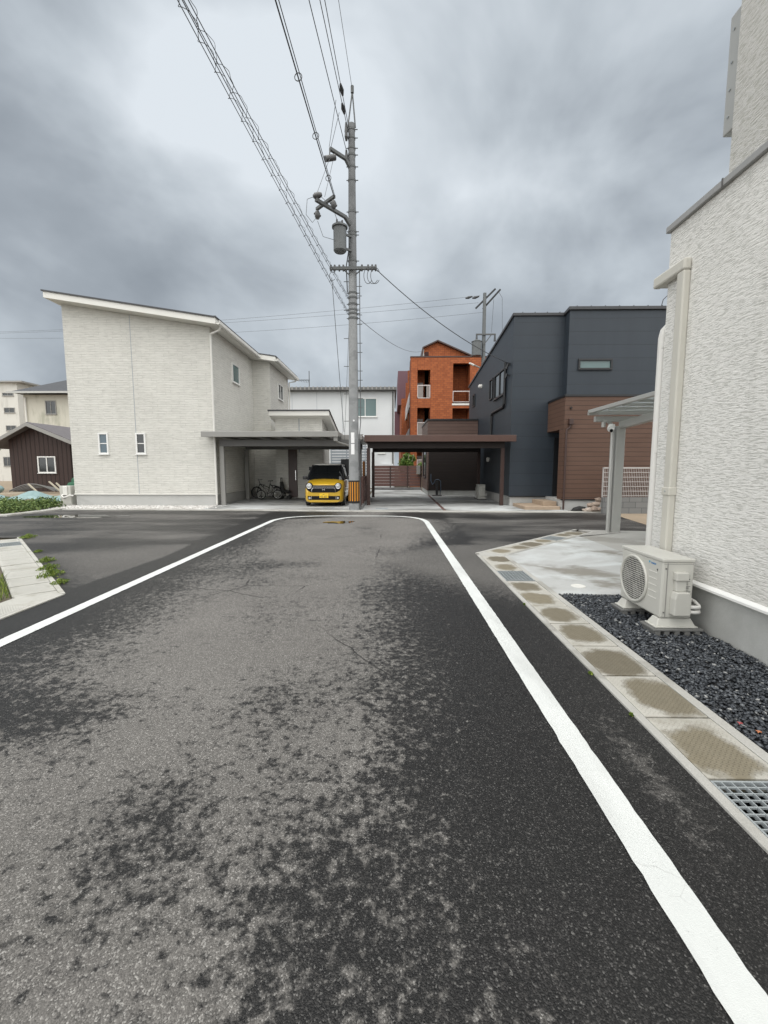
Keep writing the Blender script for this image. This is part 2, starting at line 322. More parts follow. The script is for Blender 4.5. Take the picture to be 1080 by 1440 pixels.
warm('galv',(.36,.39,.40),rough=.45,metal=.25,var=.15,sc=8); warm('pole_steel',(.095,.10,.10),rough=.6,var=.2,sc=6)
warm('wire',(.055,.058,.062),rough=.6); warm('wire_grey',(.10,.105,.11),rough=.6); warm('porcelain',(.07,.07,.07),rough=.3)
warm('transformer_grey',(.11,.118,.12),rough=.5,var=.15); warm('orange_sleeve',(.62,.25,.012),rough=.5,var=.08); warm('sticker',(.80,.80,.80),rough=.3,var=.02)
warm('grille_black',(.008,.008,.009),rough=.7,spec=.2); warm('chrome',(.65,.65,.66),rough=.18,metal=1); warm('lens',(.50,.51,.50),rough=.15,metal=.3); warm('plate_yellow',(.80,.52,.02),rough=.4,var=.03)
warm('tan_tile',(.36,.275,.20),rough=.7,var=.25,sc=5); warm('dirt',(.26,.205,.145),rough=.95,var=.3,sc=1.5,bump=.6); warm('soil',(.10,.085,.06),rough=.95,var=.4,sc=1)
warm('white_mesh',(.46,.44,.425),rough=.4,var=.03); warm('orange_wood',(.30,.12,.03),rough=.7,var=.3,sc=6); warm('fence_brown',(.125,.066,.056),rough=.6,var=.2,sc=4)
warm('green_net',(.012,.085,.040),rough=.7,var=.35,sc=5); warm('tarp',(.24,.35,.35),rough=.5,var=.35,sc=3); warm('timber',(.42,.37,.29),rough=.8,var=.2); warm('red_leaf',(.30,.06,.06),rough=.7); warm('orange_leaf',(.42,.15,.06),rough=.7)
warm('rubber_mat',(.14,.14,.135),rough=.85); warm('logo_blue',(.0,.16,.42),rough=.4,var=0); warm('logo_cyan',(.0,.34,.55),rough=.4,var=0); warm('ink',(.06,.06,.06),rough=.6); warm('blue_plastic',(.05,.08,.12),rough=.5)
warm('steel_tyre',(.018,.018,.018),rough=.8); warm('pink_rail',(.52,.46,.44),rough=.5); warm('slate_roof',(.055,.058,.065),rough=.7,var=.3,sc=4); warm('grey_tile',(.13,.12,.125),rough=.7,var=.25,sc=4)
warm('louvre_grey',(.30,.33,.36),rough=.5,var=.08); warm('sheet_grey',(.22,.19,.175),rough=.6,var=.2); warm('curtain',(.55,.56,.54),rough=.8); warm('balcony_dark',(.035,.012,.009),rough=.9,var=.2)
def carpaint():
    g=NG('yellow_car_paint'); return g.done((.56,.345,.016),.32,None,.5,.15,1.0)
Mt['yellow']=carpaint()
def glass(name,c,r=.06,spec=.8):
    g=NG(name); P=g.wpos(); return g.done(c,r,g.bump(g.noise(P,1.2,2),.04,.05),spec)
Mt['glass']=glass('dark_window_glass',(.012,.016,.018)); Mt['glass_grey']=glass('frosted_window_glass',(.10,.14,.17),.25,.6); Mt['glass_teal']=glass('teal_window_glass',(.10,.16,.16),.15,.6)
Mt['glass_car']=glass('car_glass',(.006,.007,.008),.04,.5); Mt['water']=glass('puddle_water',(.012,.012,.011),.015,.5)
def leafmat(name,a,b,c3):
    g=NG(name); r=g.island(); c=g.ramp(r,[(0,a),(.6,b),(1,c3)]); return g.done(c,.55,None,.35)
Mt['weed']=leafmat('weed_leaves',(.045,.085,.020),(.110,.165,.045),(.21,.27,.085)); Mt['weed2']=leafmat('pale_weed_leaves',(.06,.11,.015),(.14,.20,.03),(.26,.31,.06)); Mt['shrub']=leafmat('shrub_leaves',(.035,.085,.015),(.11,.19,.035),(.22,.31,.06))
def stones(name,stops,ro):
    g=NG(name); c=g.ramp(g.island(),stops); P=g.wpos(); f=g.ma('MULTIPLY_ADD',g.noise(P,60,3),.5,.75); c=g.mix(1.0,c,g.comb(f,f,f),'MULTIPLY'); return g.done(c,ro,None,.5)
Mt['pebble']=stones('dark_pebbles',[(0,(.016,.019,.023)),(.5,(.036,.041,.049)),(.8,(.070,.078,.090)),(.96,(.12,.13,.14)),(.993,(.33,.33,.32))],.5)
Mt['wgravel']=stones('white_gravel',[(0,(.40,.38,.36)),(.6,(.62,.60,.57)),(1,(.75,.74,.72))],.8)
Mt['rock']=stones('garden_rock',[(0,(.17,.125,.10)),(.5,(.30,.235,.19)),(1,(.42,.36,.31))],.85)

# ------------------------------------------------------------------ ground, road, kerbs
HX0,HX1,HY0,HY1=1.44,2.0,-5.0,7.9
m=MB(); B=700; gz=-.03
for q in(((-B,-B),(HX0,-B),(HX0,B),(-B,B)),((HX1,-B),(B,-B),(B,B),(HX1,B)),((HX0,-B),(HX1,-B),(HX1,HY0),(HX0,HY0)),((HX0,HY1),(HX1,HY1),(HX1,B),(HX0,B))):
    m.quad(*[(x,y,gz) for x,y in q])
struct(m.build('ground',Mt['soil']))
m=MB(); z0=-.38
m.quad((HX0,HY0,z0),(HX1,HY0,z0),(HX1,HY1,z0),(HX0,HY1,z0)); m.quad((HX0,HY0,z0),(HX0,HY1,z0),(HX0,HY1,gz),(HX0,HY0,gz)); m.quad((HX1,HY0,z0),(HX1,HY1,z0),(HX1,HY1,gz),(HX1,HY0,gz))
m.quad((HX0,HY1,z0),(HX1,HY1,z0),(HX1,HY1,gz),(HX0,HY1,gz))
struct(m.build('drain_channel',concrete('channel_concrete',(.035,.04,.042),(.06,.066,.068))))
road=[(-3.86,-6),(1.47,-6),(1.47,7.52),(4.42,10.44),(6.4,10.25),(60,10.25),(60,14.46),(-6.0,14.9),(-11.6,15.05),(-11.75,13.0),(-60,12.6),(-60,9.05),(-7.95,9.05),(-3.86,4.96)]
struct(MB().quad(*[(x,y,0) for x,y in road]).build('road',Mt['asphalt']))
# white edge line: left edge, round the end, right edge
path=[(-3.34,y) for y in np.arange(-4,11.95,.06)]
def bez(a,b,c,n=26): return [((1-t)**2*a[0]+2*t*(1-t)*b[0]+t*t*c[0],(1-t)**2*a[1]+2*t*(1-t)*b[1]+t*t*c[1]) for t in np.linspace(0,1,n)]
path+=bez((-3.34,12.0),(-3.3,13.25),(-1.9,13.3)); path+=[(x,13.3-.0*x) for x in np.arange(-1.85,-.35,.06)]; path+=bez((-.3,13.3),(.93,13.25),(.97,11.9)); path+=[(1.0-.02*min(1,max(0,(y-6)/6)),y) for y in np.arange(11.85,-4,-.06)]
m=MB(); L=[];Rr=[]
for i,p in enumerate(path):
    a=Vector(path[max(i-1,0)]);b=Vector(path[min(i+1,len(path)-1)]);t=(b-a).normalized();n=Vector((-t.y,t.x))
    L.append(Vector(p)+n*(.071+random.gauss(0,.0015)));Rr.append(Vector(p)-n*(.071+random.gauss(0,.0015)))
vs=[(q.x,q.y,.004) for q in L]+[(q.x,q.y,.004) for q in Rr]; N=len(path)
m.add(vs,[(i,i+1,N+i+1,N+i) for i in range(N-1)]); struct(m.build('road_marking_line',Mt['paint']))
# kerb lips beside the covers (right, straight and diagonal run)
def lip(a,b,w,name='kerb'):
    pass
m=MB(); m.box(1.47,1.522,-5,7.33,-.03,.014); m.box(1.906,1.972,-5,7.28,-.03,.014)
struct(m.build('kerb',Mt['conc'],bevel=.004))
C=Vector((1.47,7.50));D_=Vector((4.42,10.44));dt=(D_-C).normalized();dn=Vector((dt.y,-dt.x))
def dpt(t,w): p=C+dt*t+dn*w; return (p.x,p.y)
DL=(D_-C).length
m=MB(); m.prism([dpt(0,0),dpt(DL,0),dpt(DL,.06),dpt(.03,.06)],-.03,.013,'z'); m.prism([dpt(.2,.44),dpt(DL-.1,.44),dpt(DL-.1,.5),dpt(.22,.5)],-.03,.013,'z')
struct(m.build('kerb',Mt['conc'],bevel=.004))
# corner slab of the drain
m=MB(); m.prism([(1.525,7.235),(1.9,7.235),(1.93,7.29),dpt(.205,.435),dpt(.205,.065),(1.525,7.45)],-.03,.013,'z'); struct(m.build('kerb_corner_slab',Mt['conc'],bevel=.004))
ORD=['first','second','third','fourth','fifth','sixth','seventh','eighth','ninth','tenth']
def cover(cx,cy,rot,label,lx=.376,ly=.504,mat='cover',group='concrete drain covers along the kerb',zz=.013):
    mb=MB(); mb.box(-lx/2,lx/2,-ly/2,ly/2,-.06,zz); 
    o=mb.build('drain_cover',Mt[mat],bevel=.004); o.location=(cx,cy,random.uniform(-.002,.002)); o.rotation_euler.z=rot+random.gauss(0,.003); return tag(o,label,'drain cover',group)
for i in range(7): cover(1.714,2.222+.522*i,0,'%s concrete drain cover beyond the near steel grating, beside the dark pebbles'%ORD[i].capitalize() if i<6 else 'stained concrete drain cover just in front of the small far steel grating')
for i in range(2): cover(1.714,6.44+.53*i,0,['concrete drain cover just beyond the small far steel grating','small-stained drain cover next to the kerb corner slab'][i])
k=0
for i,t in enumerate((.47,.98,1.49,2.0,3.02,3.53)):
    p=dpt(t,.25); cover(p[0],p[1],math.atan2(dt.y,dt.x)-math.pi/2,['first','second','third','fourth','','']
        [i].join(['','']) or '' or '',.37,.5) if False else cover(p[0],p[1],math.atan2(dt.y,dt.x)-math.pi/2,
        ('%s drain cover from the kerb corner along the slanted kerb'%ORD[i]) if i<4 else ['drain cover just past the grating on the slanted kerb','last drain cover of the slanted kerb near the carport post'][i-4],.37,.5)
def grating(label,lx,ly,loc,rot,nx,ny,z=.012):
    t=thing('steel_grating',label,'drain grating',(0,0,0),'steel drain gratings')
    f=MB(); w=.010
    f.box(-lx/2,lx/2,-ly/2,-ly/2+w,z-.03,z);f.box(-lx/2,lx/2,ly/2-w,ly/2,z-.03,z);f.box(-lx/2,-lx/2+w,-ly/2+w,ly/2-w,z-.03,z);f.box(lx/2-w,lx/2,-ly/2+w,ly/2-w,z-.03,z)
    f.build('frame',Mt['galv'],t,bevel=.0015)
    b=MB()
    for i in range(1,nx): x=-lx/2+lx*i/nx; b.box(x-.0026,x+.0026,-ly/2+w,ly/2-w,z-.020,z-.001)
    for i in range(1,ny): y=-ly/2+ly*i/ny; b.box(-lx/2+w,lx/2-w,y-.0032,y+.0032,z-.012,z-.0025)
    b.build('bars',Mt['galv'],t)
    t.location=loc; t.rotation_euler.z=rot; return t
grating('large galvanised steel grating at the near right edge of the road',.378,1.0,(1.714,1.455,0),0,8,25)
grating('small galvanised steel grating between stained covers beside the concrete drive',.378,.515,(1.714,5.905,0),0,8,12)
p=dpt(2.51,.25); grating('small steel grating set in the slanted kerb',.37,.5,(p[0],p[1],.003),math.atan2(dt.y,dt.x)-math.pi/2,8,12)
# left kerb: covers along the road then along the chamfer
m=MB(); m.box(-3.90,-3.85,-5,4.93,-.03,.014)
CL=Vector((-3.87,4.97));DLf=Vector((-7.95,9.07));lt=(DLf-CL).normalized();ln=Vector((lt.y,-lt.x))*-1
if ln.x>0: ln=-ln
def lpt(t,w): q=CL+lt*t+ln*w; return (q.x,q.y)
LLen=(DLf-CL).length
m.prism([lpt(0,0),lpt(0.02,.055),lpt(LLen,.055),lpt(LLen,0)],-.03,.014,'z'); struct(m.build('kerb',Mt['cover_left'],bevel=.004))
for i in range(4): cover(-4.105,4.25-.52*i,0,'%s pale chequered drain cover back from the left kerb corner'%ORD[i],.40,.51,'cover_left','pale drain covers along the left kerb')
m=MB(); m.prism([(-3.9,4.52),(-4.31,4.52),(-4.31,4.78),lpt(.24,.47),lpt(.2,.06),(-3.905,4.93)],-.03,.012,'z'); struct(m.build('kerb_corner_slab',Mt['cover_left'],bevel=.004))
for i in range(10):
    t=.50+.535*i
    if i==8: continue
    p=lpt(t,.265); cover(p[0],p[1],math.atan2(lt.y,lt.x)-math.pi/2,'%s pale slab along the slanted left kerb, counted from its near corner'%ORD[i],.41,.503,'cover_left','pale drain covers along the left kerb')
p=lpt(.50+.535*8,.265); grating('small steel grating among the pale slabs of the left kerb',.41,.515,(p[0],p[1],.004),math.atan2(lt.y,lt.x)-math.pi/2,12,6)
struct(MB().prism([(-60,-6),(-4.32,-6),(-4.32,4.75),lpt(.25,.48),lpt(LLen,.48),(-60,9.0-.3)],-.029,-.006,'z').build('verge',Mt['soil']))

# driveway and lots on the right
A1=dpt(.215,.505);A2=dpt(3.52,.505)
struct(MB().prism([(1.976,5.03),(4.1,5.03),(4.1,9.4),A2 if False else dpt(3.1,.505),A1,(1.976,7.27)],-.03,.010,'z').build('driveway',Mt['conc_drive'],bevel=.004))
struct(MB().prism([(4.106,5.03),(14,5.03),(14,10.2),(5.9,10.2),(4.5,10.38),dpt(DL-.1,.505),dpt(3.12,.505),(4.106,9.42)],-.03,.008,'z').build('driveway',Mt['conc_drive2'],bevel=.004))
struct(MB().box(1.976,2.9,-3,5.026,-.031,-.012).build('pebble_bed',plain('pebble_bed_soil',(.018,.019,.021),.8)))
struct(MB().prism([(6.6,11.0),(30,11.0),(30,14.1),(7.1,14.1),(7.0,13.4)],-.02,.006,'z').build('dirt_lot',Mt['dirt']))
# far side: gutter, aprons
struct(MB().prism([(-11.6,15.0),(-6,14.86),(-1.0,14.52),(7.2,14.32),(7.2,14.62),(-1.0,14.86),(-6,15.18),(-11.6,15.3)],-.03,.03,'z').build('gutter_kerb',Mt['conc'],bevel=.008))
struct(MB().prism([(-6.2,15.2),(-1.25,14.87),(-1.25,29),(-6.7,29),(-6.7,15.2)],-.03,.034,'z').build('parking_apron',Mt['conc_apron']))
struct(MB().prism([(-1.12,14.87),(1.78,14.76),(1.92,22.9),(1.9,27.9),(-1.12,27.9)],-.03,.036,'z').build('parking_apron',Mt['conc_apron']))
struct(MB().prism([(1.9,14.755),(6.0,14.64),(6.0,23),(2.04,23)],-.03,.036,'z').build('parking_apron',Mt['conc_apron']))
g=NG('brick_joint'); b=g.brick(g.scale(g.wpos(),1,1,1),.2,.23,.012,(.16,.06,.05),(.10,.09,.08),(.03,.03,.03),0); g.done(b[0],.85)
struct(MB().prism([(1.785,14.765),(1.895,14.76),(2.035,23),(1.925,23)],-.03,.022,'z').build('joint_strip',g.mat))
struct(MB().prism([(-12.9,15.3),(-6.25,15.2),(-6.7,17),(-12.9,17)],-.03,.004,'z').build('gravel_bed',plain('gravel_bed_base',(.42,.40,.37),.9,var=.3,sc=9)))
struct(MB().prism([(-60,12.6),(-11.75,13.0),(-11.6,15.05),(-11.6,15.25),(-11.95,15.2),(-12.05,13.25),(-60,12.85)],-.03,.05,'z').build('kerb',Mt['conc'],bevel=.01))
struct(MB().box(-90,-12.9,13.2,60,-.03,.02).build('yard',Mt['dirt']))
# puddles
def puddle(cx,cy,rx,ry,sd):
    rr=random.Random(sd); ph=[rr.uniform(0,6.28) for _ in range(5)]; pts=[]
    for i in range(60):
        a=2*math.pi*i/60; k=1+.16*math.sin(2*a+ph[0])+.13*math.sin(3*a+ph[1])+.07*math.sin(7*a+ph[2])+.05*math.sin(11*a+ph[3]); pts.append((cx+rx*k*math.cos(a),cy+ry*k*math.sin(a),.003))
    struct(MB().quad(*pts).build('puddle',Mt['water']))
puddle(-1.42,11.75,.36,.30,1); puddle(-9.75,13.05,1.15,.5,3); puddle(-8.3,13.2,.3,.12,5)

# pebbles
def ico():
    t=(1+5**.5)/2; v=np.array([(-1,t,0),(1,t,0),(-1,-t,0),(1,-t,0),(0,-1,t),(0,1,t),(0,-1,-t),(0,1,-t),(t,0,-1),(t,0,1),(-t,0,-1),(-t,0,1)],float); v/=np.linalg.norm(v[0])
    f=[(0,11,5),(0,5,1),(0,1,7),(0,7,10),(0,10,11),(1,5,9),(5,11,4),(11,10,2),(10,7,6),(7,1,8),(3,9,4),(3,4,2),(3,2,6),(3,6,8),(3,8,9),(4,9,5),(2,4,11),(6,2,10),(8,6,7),(9,8,1)]
    return v,np.array(f)
IV,IF=ico()
def stone_field(n,sampler,rmin,rmax,zf):
    P=np.array([sampler() for _ in range(n)]); V=[];F=[]
    for i in range(n):
        s=np.array([1.25,.85,.6])*rng.uniform(rmin,rmax)*rng.uniform(.85,1.15,3); a,b=rng.uniform(0,6.28),rng.normal(0,.35)
        ca,sa,cb,sb=math.cos(a),math.sin(a),math.cos(b),math.sin(b)
        M=np.array([[ca,-sa,0],[sa,ca,0],[0,0,1]])@np.array([[1,0,0],[0,cb,-sb],[0,sb,cb]])
        v=(IV*(1+rng.normal(0,.09,(12,1)))*s)@M.T; V.append(v+np.array([P[i][0],P[i][1],zf(P[i])])); F.append(IF+12*i)
    m=MB(); m.v=[tuple(q) for q in np.concatenate(V)]; m.f=[tuple(q) for q in np.concatenate(F).tolist()]; return m
def samp_peb():
    while True:
        x,y=rng.uniform(1.985,2.845),5.02-4.2*rng.uniform()**1.0
        return x,y
m=stone_field(14500,samp_peb,.008,.0148,lambda p: rng.uniform(-.006,.016)+.012*math.sin(p[0]*9+p[1]*4)*.4)
tag(m.build('pebbles',Mt['pebble'],smooth=True,ang=180),'dark grey pebbles filling the strip beside the white house wall','pebbles',kind='stuff')
m=stone_field(4500,lambda:(rng.uniform(-12.7,-6.3),rng.uniform(15.3,16.6)),.018,.034,lambda p:rng.uniform(.0,.03))
tag(m.build('white_gravel',Mt['wgravel'],smooth=True,ang=180),'white gravel strip in front of the tall white house','gravel',kind='stuff')
for nm,x,y,mt,lb in(('red',2.01,2.39,'red_leaf','small red leaf lying on the dark pebbles'),('orange',2.05,2.31,'orange_leaf','small orange leaf lying on the dark pebbles')):
    mb=MB(); c=Vector((x,y,.036)); pts=[]
    for i in range(10):
        a=2*math.pi*i/10; r=.017 if i%2==0 else .008; pts.append((c.x+r*math.cos(a),c.y+r*math.sin(a),c.z+.004*math.sin(3*a)))
    mb.add(pts+[tuple(c+Vector((0,0,.006)))],[(i,(i+1)%10,10) for i in range(10)]); tag(mb.build('fallen_leaf',Mt[mt],loc=tuple(c)),lb,'leaf')

# leaves
def leaf_mass(n,sampler,size,upright=.3):
    m=MB()
    for _ in range(n):
        p=Vector(sampler()); s=size*random.uniform(.6,1.35)
        d=Vector((random.gauss(0,1),random.gauss(0,1),random.gauss(upright,.7))).normalized(); w=d.orthogonal().normalized(); w=(Matrix.Rotation(random.uniform(0,6.28),3,d)@w)*s*.34; nrm=d.cross(w).normalized()*s*.12
        m.add([p,p+d*s*.5+w+nrm,p+d*s,p+d*s*.5-w+nrm],[(0,1,2,3)])
    return m
lumps=[(random.uniform(-17.5,-12.6),random.uniform(13.6,16.2)) for _ in range(26)]+[(-12.5,15.0),(-12.35,14.3),(-12.4,13.7),(-12.7,15.9)]
def samp_w():
    c=random.choice(lumps); r=random.uniform(.22,.42); 
    while True:
        v=Vector([random.uniform(-1,1) for _ in range(3)])
        if .45<v.length<1: break
    return (c[0]+v.x*r*1.3,c[1]+v.y*r,abs(v.z)*r*1.05+.02)
tag(leaf_mass(22000,samp_w,.065).build('weed_patch',Mt['weed']),'low green weeds filling the yard corner left of the white house','weeds',kind='stuff')
def samp_g():
    return (random.uniform(-6.5,-4.36),random.uniform(3.2,5.7),random.uniform(-.01,.03))
m=MB()
for _ in range(5200):
    x,y,z=samp_g()
    if (x-CL.x)*ln.x+(y-CL.y)*ln.y<.49: 
        if y>4.7: continue
    h=random.uniform(.05,.17); a=random.uniform(0,6.28); lx,ly=math.cos(a)*.004,math.sin(a)*.004; dx,dy=random.gauss(0,.04),random.gauss(0,.04)
    m.add([(x-lx,y-ly,z),(x+lx,y+ly,z),(x+dx*.5+lx*.7,y+dy*.5+ly*.7,z+h*.6),(x+dx,y+dy,z+h),(x+dx*.5-lx*.7,y+dy*.5-ly*.7,z+h*.6)],[(0,1,2,3,4)])
tag(m.build('grass',Mt['weed2']),'bright grass growing behind the left kerb slabs','grass',kind='stuff')
for i,(x,y,r,lb) in enumerate(((-7.72,9.0,.13,'pale weed tuft at the far end of the slanted left kerb'),(-6.27,7.5,.06,'tiny weed tuft, second from the far end of the slanted left kerb'),(-5.5,6.72,.11,'yellow-green weed clump midway along the slanted left kerb'),(-5.05,6.2,.12,'weed clump just nearer than the middle of the slanted left kerb'),(-4.7,5.8,.14,'largest yellow-green weed clump in the left kerb joint'),(-4.28,5.42,.09,'weed tuft next to the near corner of the left kerb'),(1.462,3.05,.016,'small weed in the right kerb joint beside the second stained cover'),(1.465,4.65,.015,'tiny weed at the right kerb edge near the concrete drive'),(1.465,2.52,.010,'tiny weed at the right kerb edge near the large grating'))):
    def s_(): 
        a=random.uniform(0,6.28); q=r*1.25*random.random()**.9; return (x+q*math.cos(a)*.7,y+q*math.sin(a)*1.2,random.uniform(0,r*.75)*(1-.7*q/r/1.25))
    tag(leaf_mass(int(70+3200*r),s_,.012+.085*r,.9).build('weed_tuft',Mt['weed2'],loc=(x,y,0)),lb,'weed','weeds in the kerb joints')

# manhole lid
mb=MB(); mb.tube([(2.36,5.38,-.01),(2.36,5.38,.012)],.085,32); mb.ring((2.36,5.38,.0115),(0,0,1),.083,.004)
tag(mb.build('inspection_lid',Mt['white_trim'],loc=(2.36,5.38,0),smooth=True),'small round white inspection lid set in the concrete drive','drain lid')
for x,y,lb in((-.33,15.3,'small bluish drain grate in the brown carport driveway'),(-2.25,15.55,'small dark drain grate in front of the yellow car')):
    t=thing('drain_grate',lb,'drain grate',(x,y,.037)); MB().box(x-.22,x+.22,y-.1,y+.1,.02,.044).build('frame',Mt['galv'],t)
    b=MB()
    for i in range(9): b.box(x-.2+.047*i,x-.176+.047*i,y-.08,y+.08,.0442,.047)
    b.build('bars',Mt['blue_plastic'],t)

# ------------------------------------------------------------------ window helper
def mapper(face,plane):
    return {'front':lambda u,v,d:(u,plane-d,v),'left':lambda u,v,d:(plane-d,u,v),'right':lambda u,v,d:(plane+d,u,v)}[face]
def fbox(mb,mp,u0,u1,v0,v1,d0,d1):
    a=mp(u0,v0,d0);b=mp(u1,v1,d1); lo=[min(p,q) for p,q in zip(a,b)];hi=[max(p,q) for p,q in zip(a,b)]; mb.box(lo[0],hi[0],lo[1],hi[1],lo[2],hi[2])
def window(par,mp,u0,u1,v0,v1,frame,pane,fw=.05,mull=0,hb=0,dep=.05,sill=True):
    f=MB(); fbox(f,mp,u0,u1,v0,v0+fw,-.01,dep);fbox(f,mp,u0,u1,v1-fw,v1,-.01,dep);fbox(f,mp,u0,u0+fw,v0+fw,v1-fw,-.01,dep);fbox(f,mp,u1-fw,u1,v0+fw,v1-fw,-.01,dep)
    for i in range(mull):
        c=u0+(u1-u0)*(i+1)/(mull+1); fbox(f,mp,c-fw*.4,c+fw*.4,v0+fw,v1-fw,-.01,dep*.8)
    for i in range(hb):
        c=v0+(v1-v0)*(i+1)/(hb+1); fbox(f,mp,u0+fw,u1-fw,c-fw*.3,c+fw*.3,-.01,dep*.6)
    o=f.build('window',Mt[frame],par,bevel=.006)
    p=MB(); fbox(p,mp,u0+fw*.8,u1-fw*.8,v0+fw*.8,v1-fw*.8,-.012,.012); p.build('pane',Mt[pane],o)
    if sill:
        s=MB(); fbox(s,mp,u0-.03,u1+.03,v0-.03,v0-.002,0,dep+.03); s.build('sill',Mt[frame],o)
    return o
def downpipe(par,pts,r,mat,name='downpipe'):
    mb=MB(); mb.tube(pts,r,12); o=mb.build(name,Mt[mat],par,smooth=True); return o

# ------------------------------------------------------------------ tall white house (left)
H=thing('house','two-storey white house with layered stone siding and sloping roof','house',(-9.5,16.6,0))
m=MB(); m.prism([(-12.25,.46),(-6.75,.46),(-6.75,6.68),(-12.25,7.53)],16.6,21.55); m.prism([(-12.25,.46),(-5.9,.46),(-5.9,6.55),(-12.25,7.53)],21.553,25.3)
m.build('wall',Mt['siding_w'],H)
m=MB(); m.box(-12.22,-6.78,16.63,21.6,-.03,.455); m.box(-12.22,-5.93,21.6,25.27,-.03,.455); m.build('foundation',Mt['found_light'],H)
m=MB(); m.box(-12.27,-6.74,16.575,16.6,.445,.475); m.box(-6.75,-6.725,16.6,21.5,.445,.475); m.build('drip_trim',Mt['white_trim'],H)
m=MB(); m.box(-9.735,-9.715,16.594,16.61,.48,7.1); m.build('panel_joint',Mt['louvre_grey'],H)
zt=lambda x:6.88+.153*(-6.31-x)
m=MB(); m.prism([(-12.5,zt(-12.5)-.26),(-6.31,zt(-6.31)-.26),(-6.31,zt(-6.31)-.05),(-12.5,zt(-12.5)-.05)],16.08,21.1); m.prism([(-12.5,zt(-12.5)-.26),(-5.5,zt(-5.5)-.26),(-5.5,zt(-5.5)-.05),(-12.5,zt(-12.5)-.05)],21.1,25.8)
rf=m.build('roof',Mt['white_trim'],H)
m=MB(); m.prism([(-12.55,zt(-12.55)-.048),(-6.27,zt(-6.27)-.048),(-6.27,zt(-6.27)),(-12.55,zt(-12.55))],16.04,21.08); m.prism([(-12.55,zt(-12.55)-.048),(-5.46,zt(-5.46)-.048),(-5.46,zt(-5.46)),(-12.55,zt(-12.55))],21.08,25.84); m.build('roof_covering',Mt['roof_dark'],rf)
for y in np.arange(16.5,21,.45): MB().box(-6.75,-6.62,y,y+.03,zt(-6.7)-.01,zt(-6.7)+.07).build('snow_guard',Mt['roof_dark'],rf)
for y in np.arange(21.4,25.6,.45): MB().box(-5.95,-5.82,y,y+.03,zt(-5.9)-.01,zt(-5.9)+.07).build('snow_guard',Mt['roof_dark'],rf)
MB().box(-6.5,-6.38,16.3,16.33,zt(-6.5),zt(-6.5)+.07).build('snow_guard',Mt['roof_dark'],rf)
def gutter(par,x,y0,y1,z,mat='white_trim'):
    mb=MB(); prof=[(x,z+.11),(x,z),(x+.03,z-.03),(x+.09,z-.03),(x+.13,z),(x+.13,z+.11),(x+.115,z+.11),(x+.115,z+.01),(x+.015,z+.01),(x+.015,z+.11)]
    mb.prism(prof,y0,y1); return mb.build('gutter',Mt[mat],par)
gutter(H,-6.305,16.1,21.05,6.64); gutter(H,-5.495,21.05,25.8,6.52)
downpipe(H,[(-6.24,16.35,6.62),(-6.3,16.4,6.5),(-6.68,16.52,6.4),(-6.70,16.545,6.25),(-6.70,16.545,.06)],.04,'white_trim')
downpipe(H,[(-5.43,25.4,6.5),(-5.5,25.4,6.38),(-5.84,25.35,6.3),(-5.84,25.35,.1)],.04,'white_trim')
mpF=mapper('front',16.6)
window(H,mpF,-11.18,-10.80,2.0,2.80,'white_frame','glass_grey',.055,hb=1); window(H,mpF,-9.74,-9.36,2.0,2.80,'white_frame','glass',.055,hb=1)
mpR=mapper('right',-6.75); window(H,mpR,18.75,19.6,5.1,5.9,'white_frame','glass_teal',.05)
window(H,mapper('right',-5.9),23.0,24.0,5.05,5.85,'white_frame','glass',.05,mull=1)
# entrance wing with its own low roof
m=MB(); m.box(-6.74,-5.4,21.45,25,.05,3.3); m.box(-5.4,-3.2,21.45,22.6,.05,3.3); m.prism([(20.4,.05),(21.45,.05),(21.45,3.62),(20.4,3.86)],-5.4,-3.2,'x'); m.prism([(21.453,3.3),(22.6,3.3),(22.6,3.36),(21.453,3.62)],-5.4,-3.2,'x'); m.build('entrance_wing',Mt['siding_w'],H)
zr=lambda y:4.07-.205*(y-20)
m=MB(); m.prism([(19.95,zr(19.95)-.25),(19.95,zr(19.95)-.05),(24.4,zr(24.4)-.05),(24.4,zr(24.4)-.25)],-5.56,-2.82,'x'); er=m.build('entrance_roof',Mt['white_trim'],H)
m=MB(); m.prism([(19.9,zr(19.9)-.048),(19.9,zr(19.9)),(24.45,zr(24.45)),(24.45,zr(24.45)-.048)],-5.6,-2.78,'x'); m.build('roof_covering',Mt['roof_dark'],er)
for x in np.arange(-5.4,-2.9,.42): MB().box(x,x+.03,20.1,20.22,zr(20.15)-.01,zr(20.15)+.06).build('snow_guard',Mt['roof_dark'],er)
m=MB(); m.box(-4.30,-4.26,20.386,20.41,2.2,3.85); m.build('panel_joint',Mt['louvre_grey'],H)
dr=MB().box(-4.82,-4.40,20.36,20.405,.08,2.35).build('door',Mt['brown_metal'],H,bevel=.01); MB().bar((-4.47,20.33,.9),(-4.47,20.33,1.35),.03).build('handle',Mt['chrome'],dr)
MB().box(-3.85,-3.75,20.37,20.4,1.35,1.52).build('intercom',Mt['black_frame'],H)
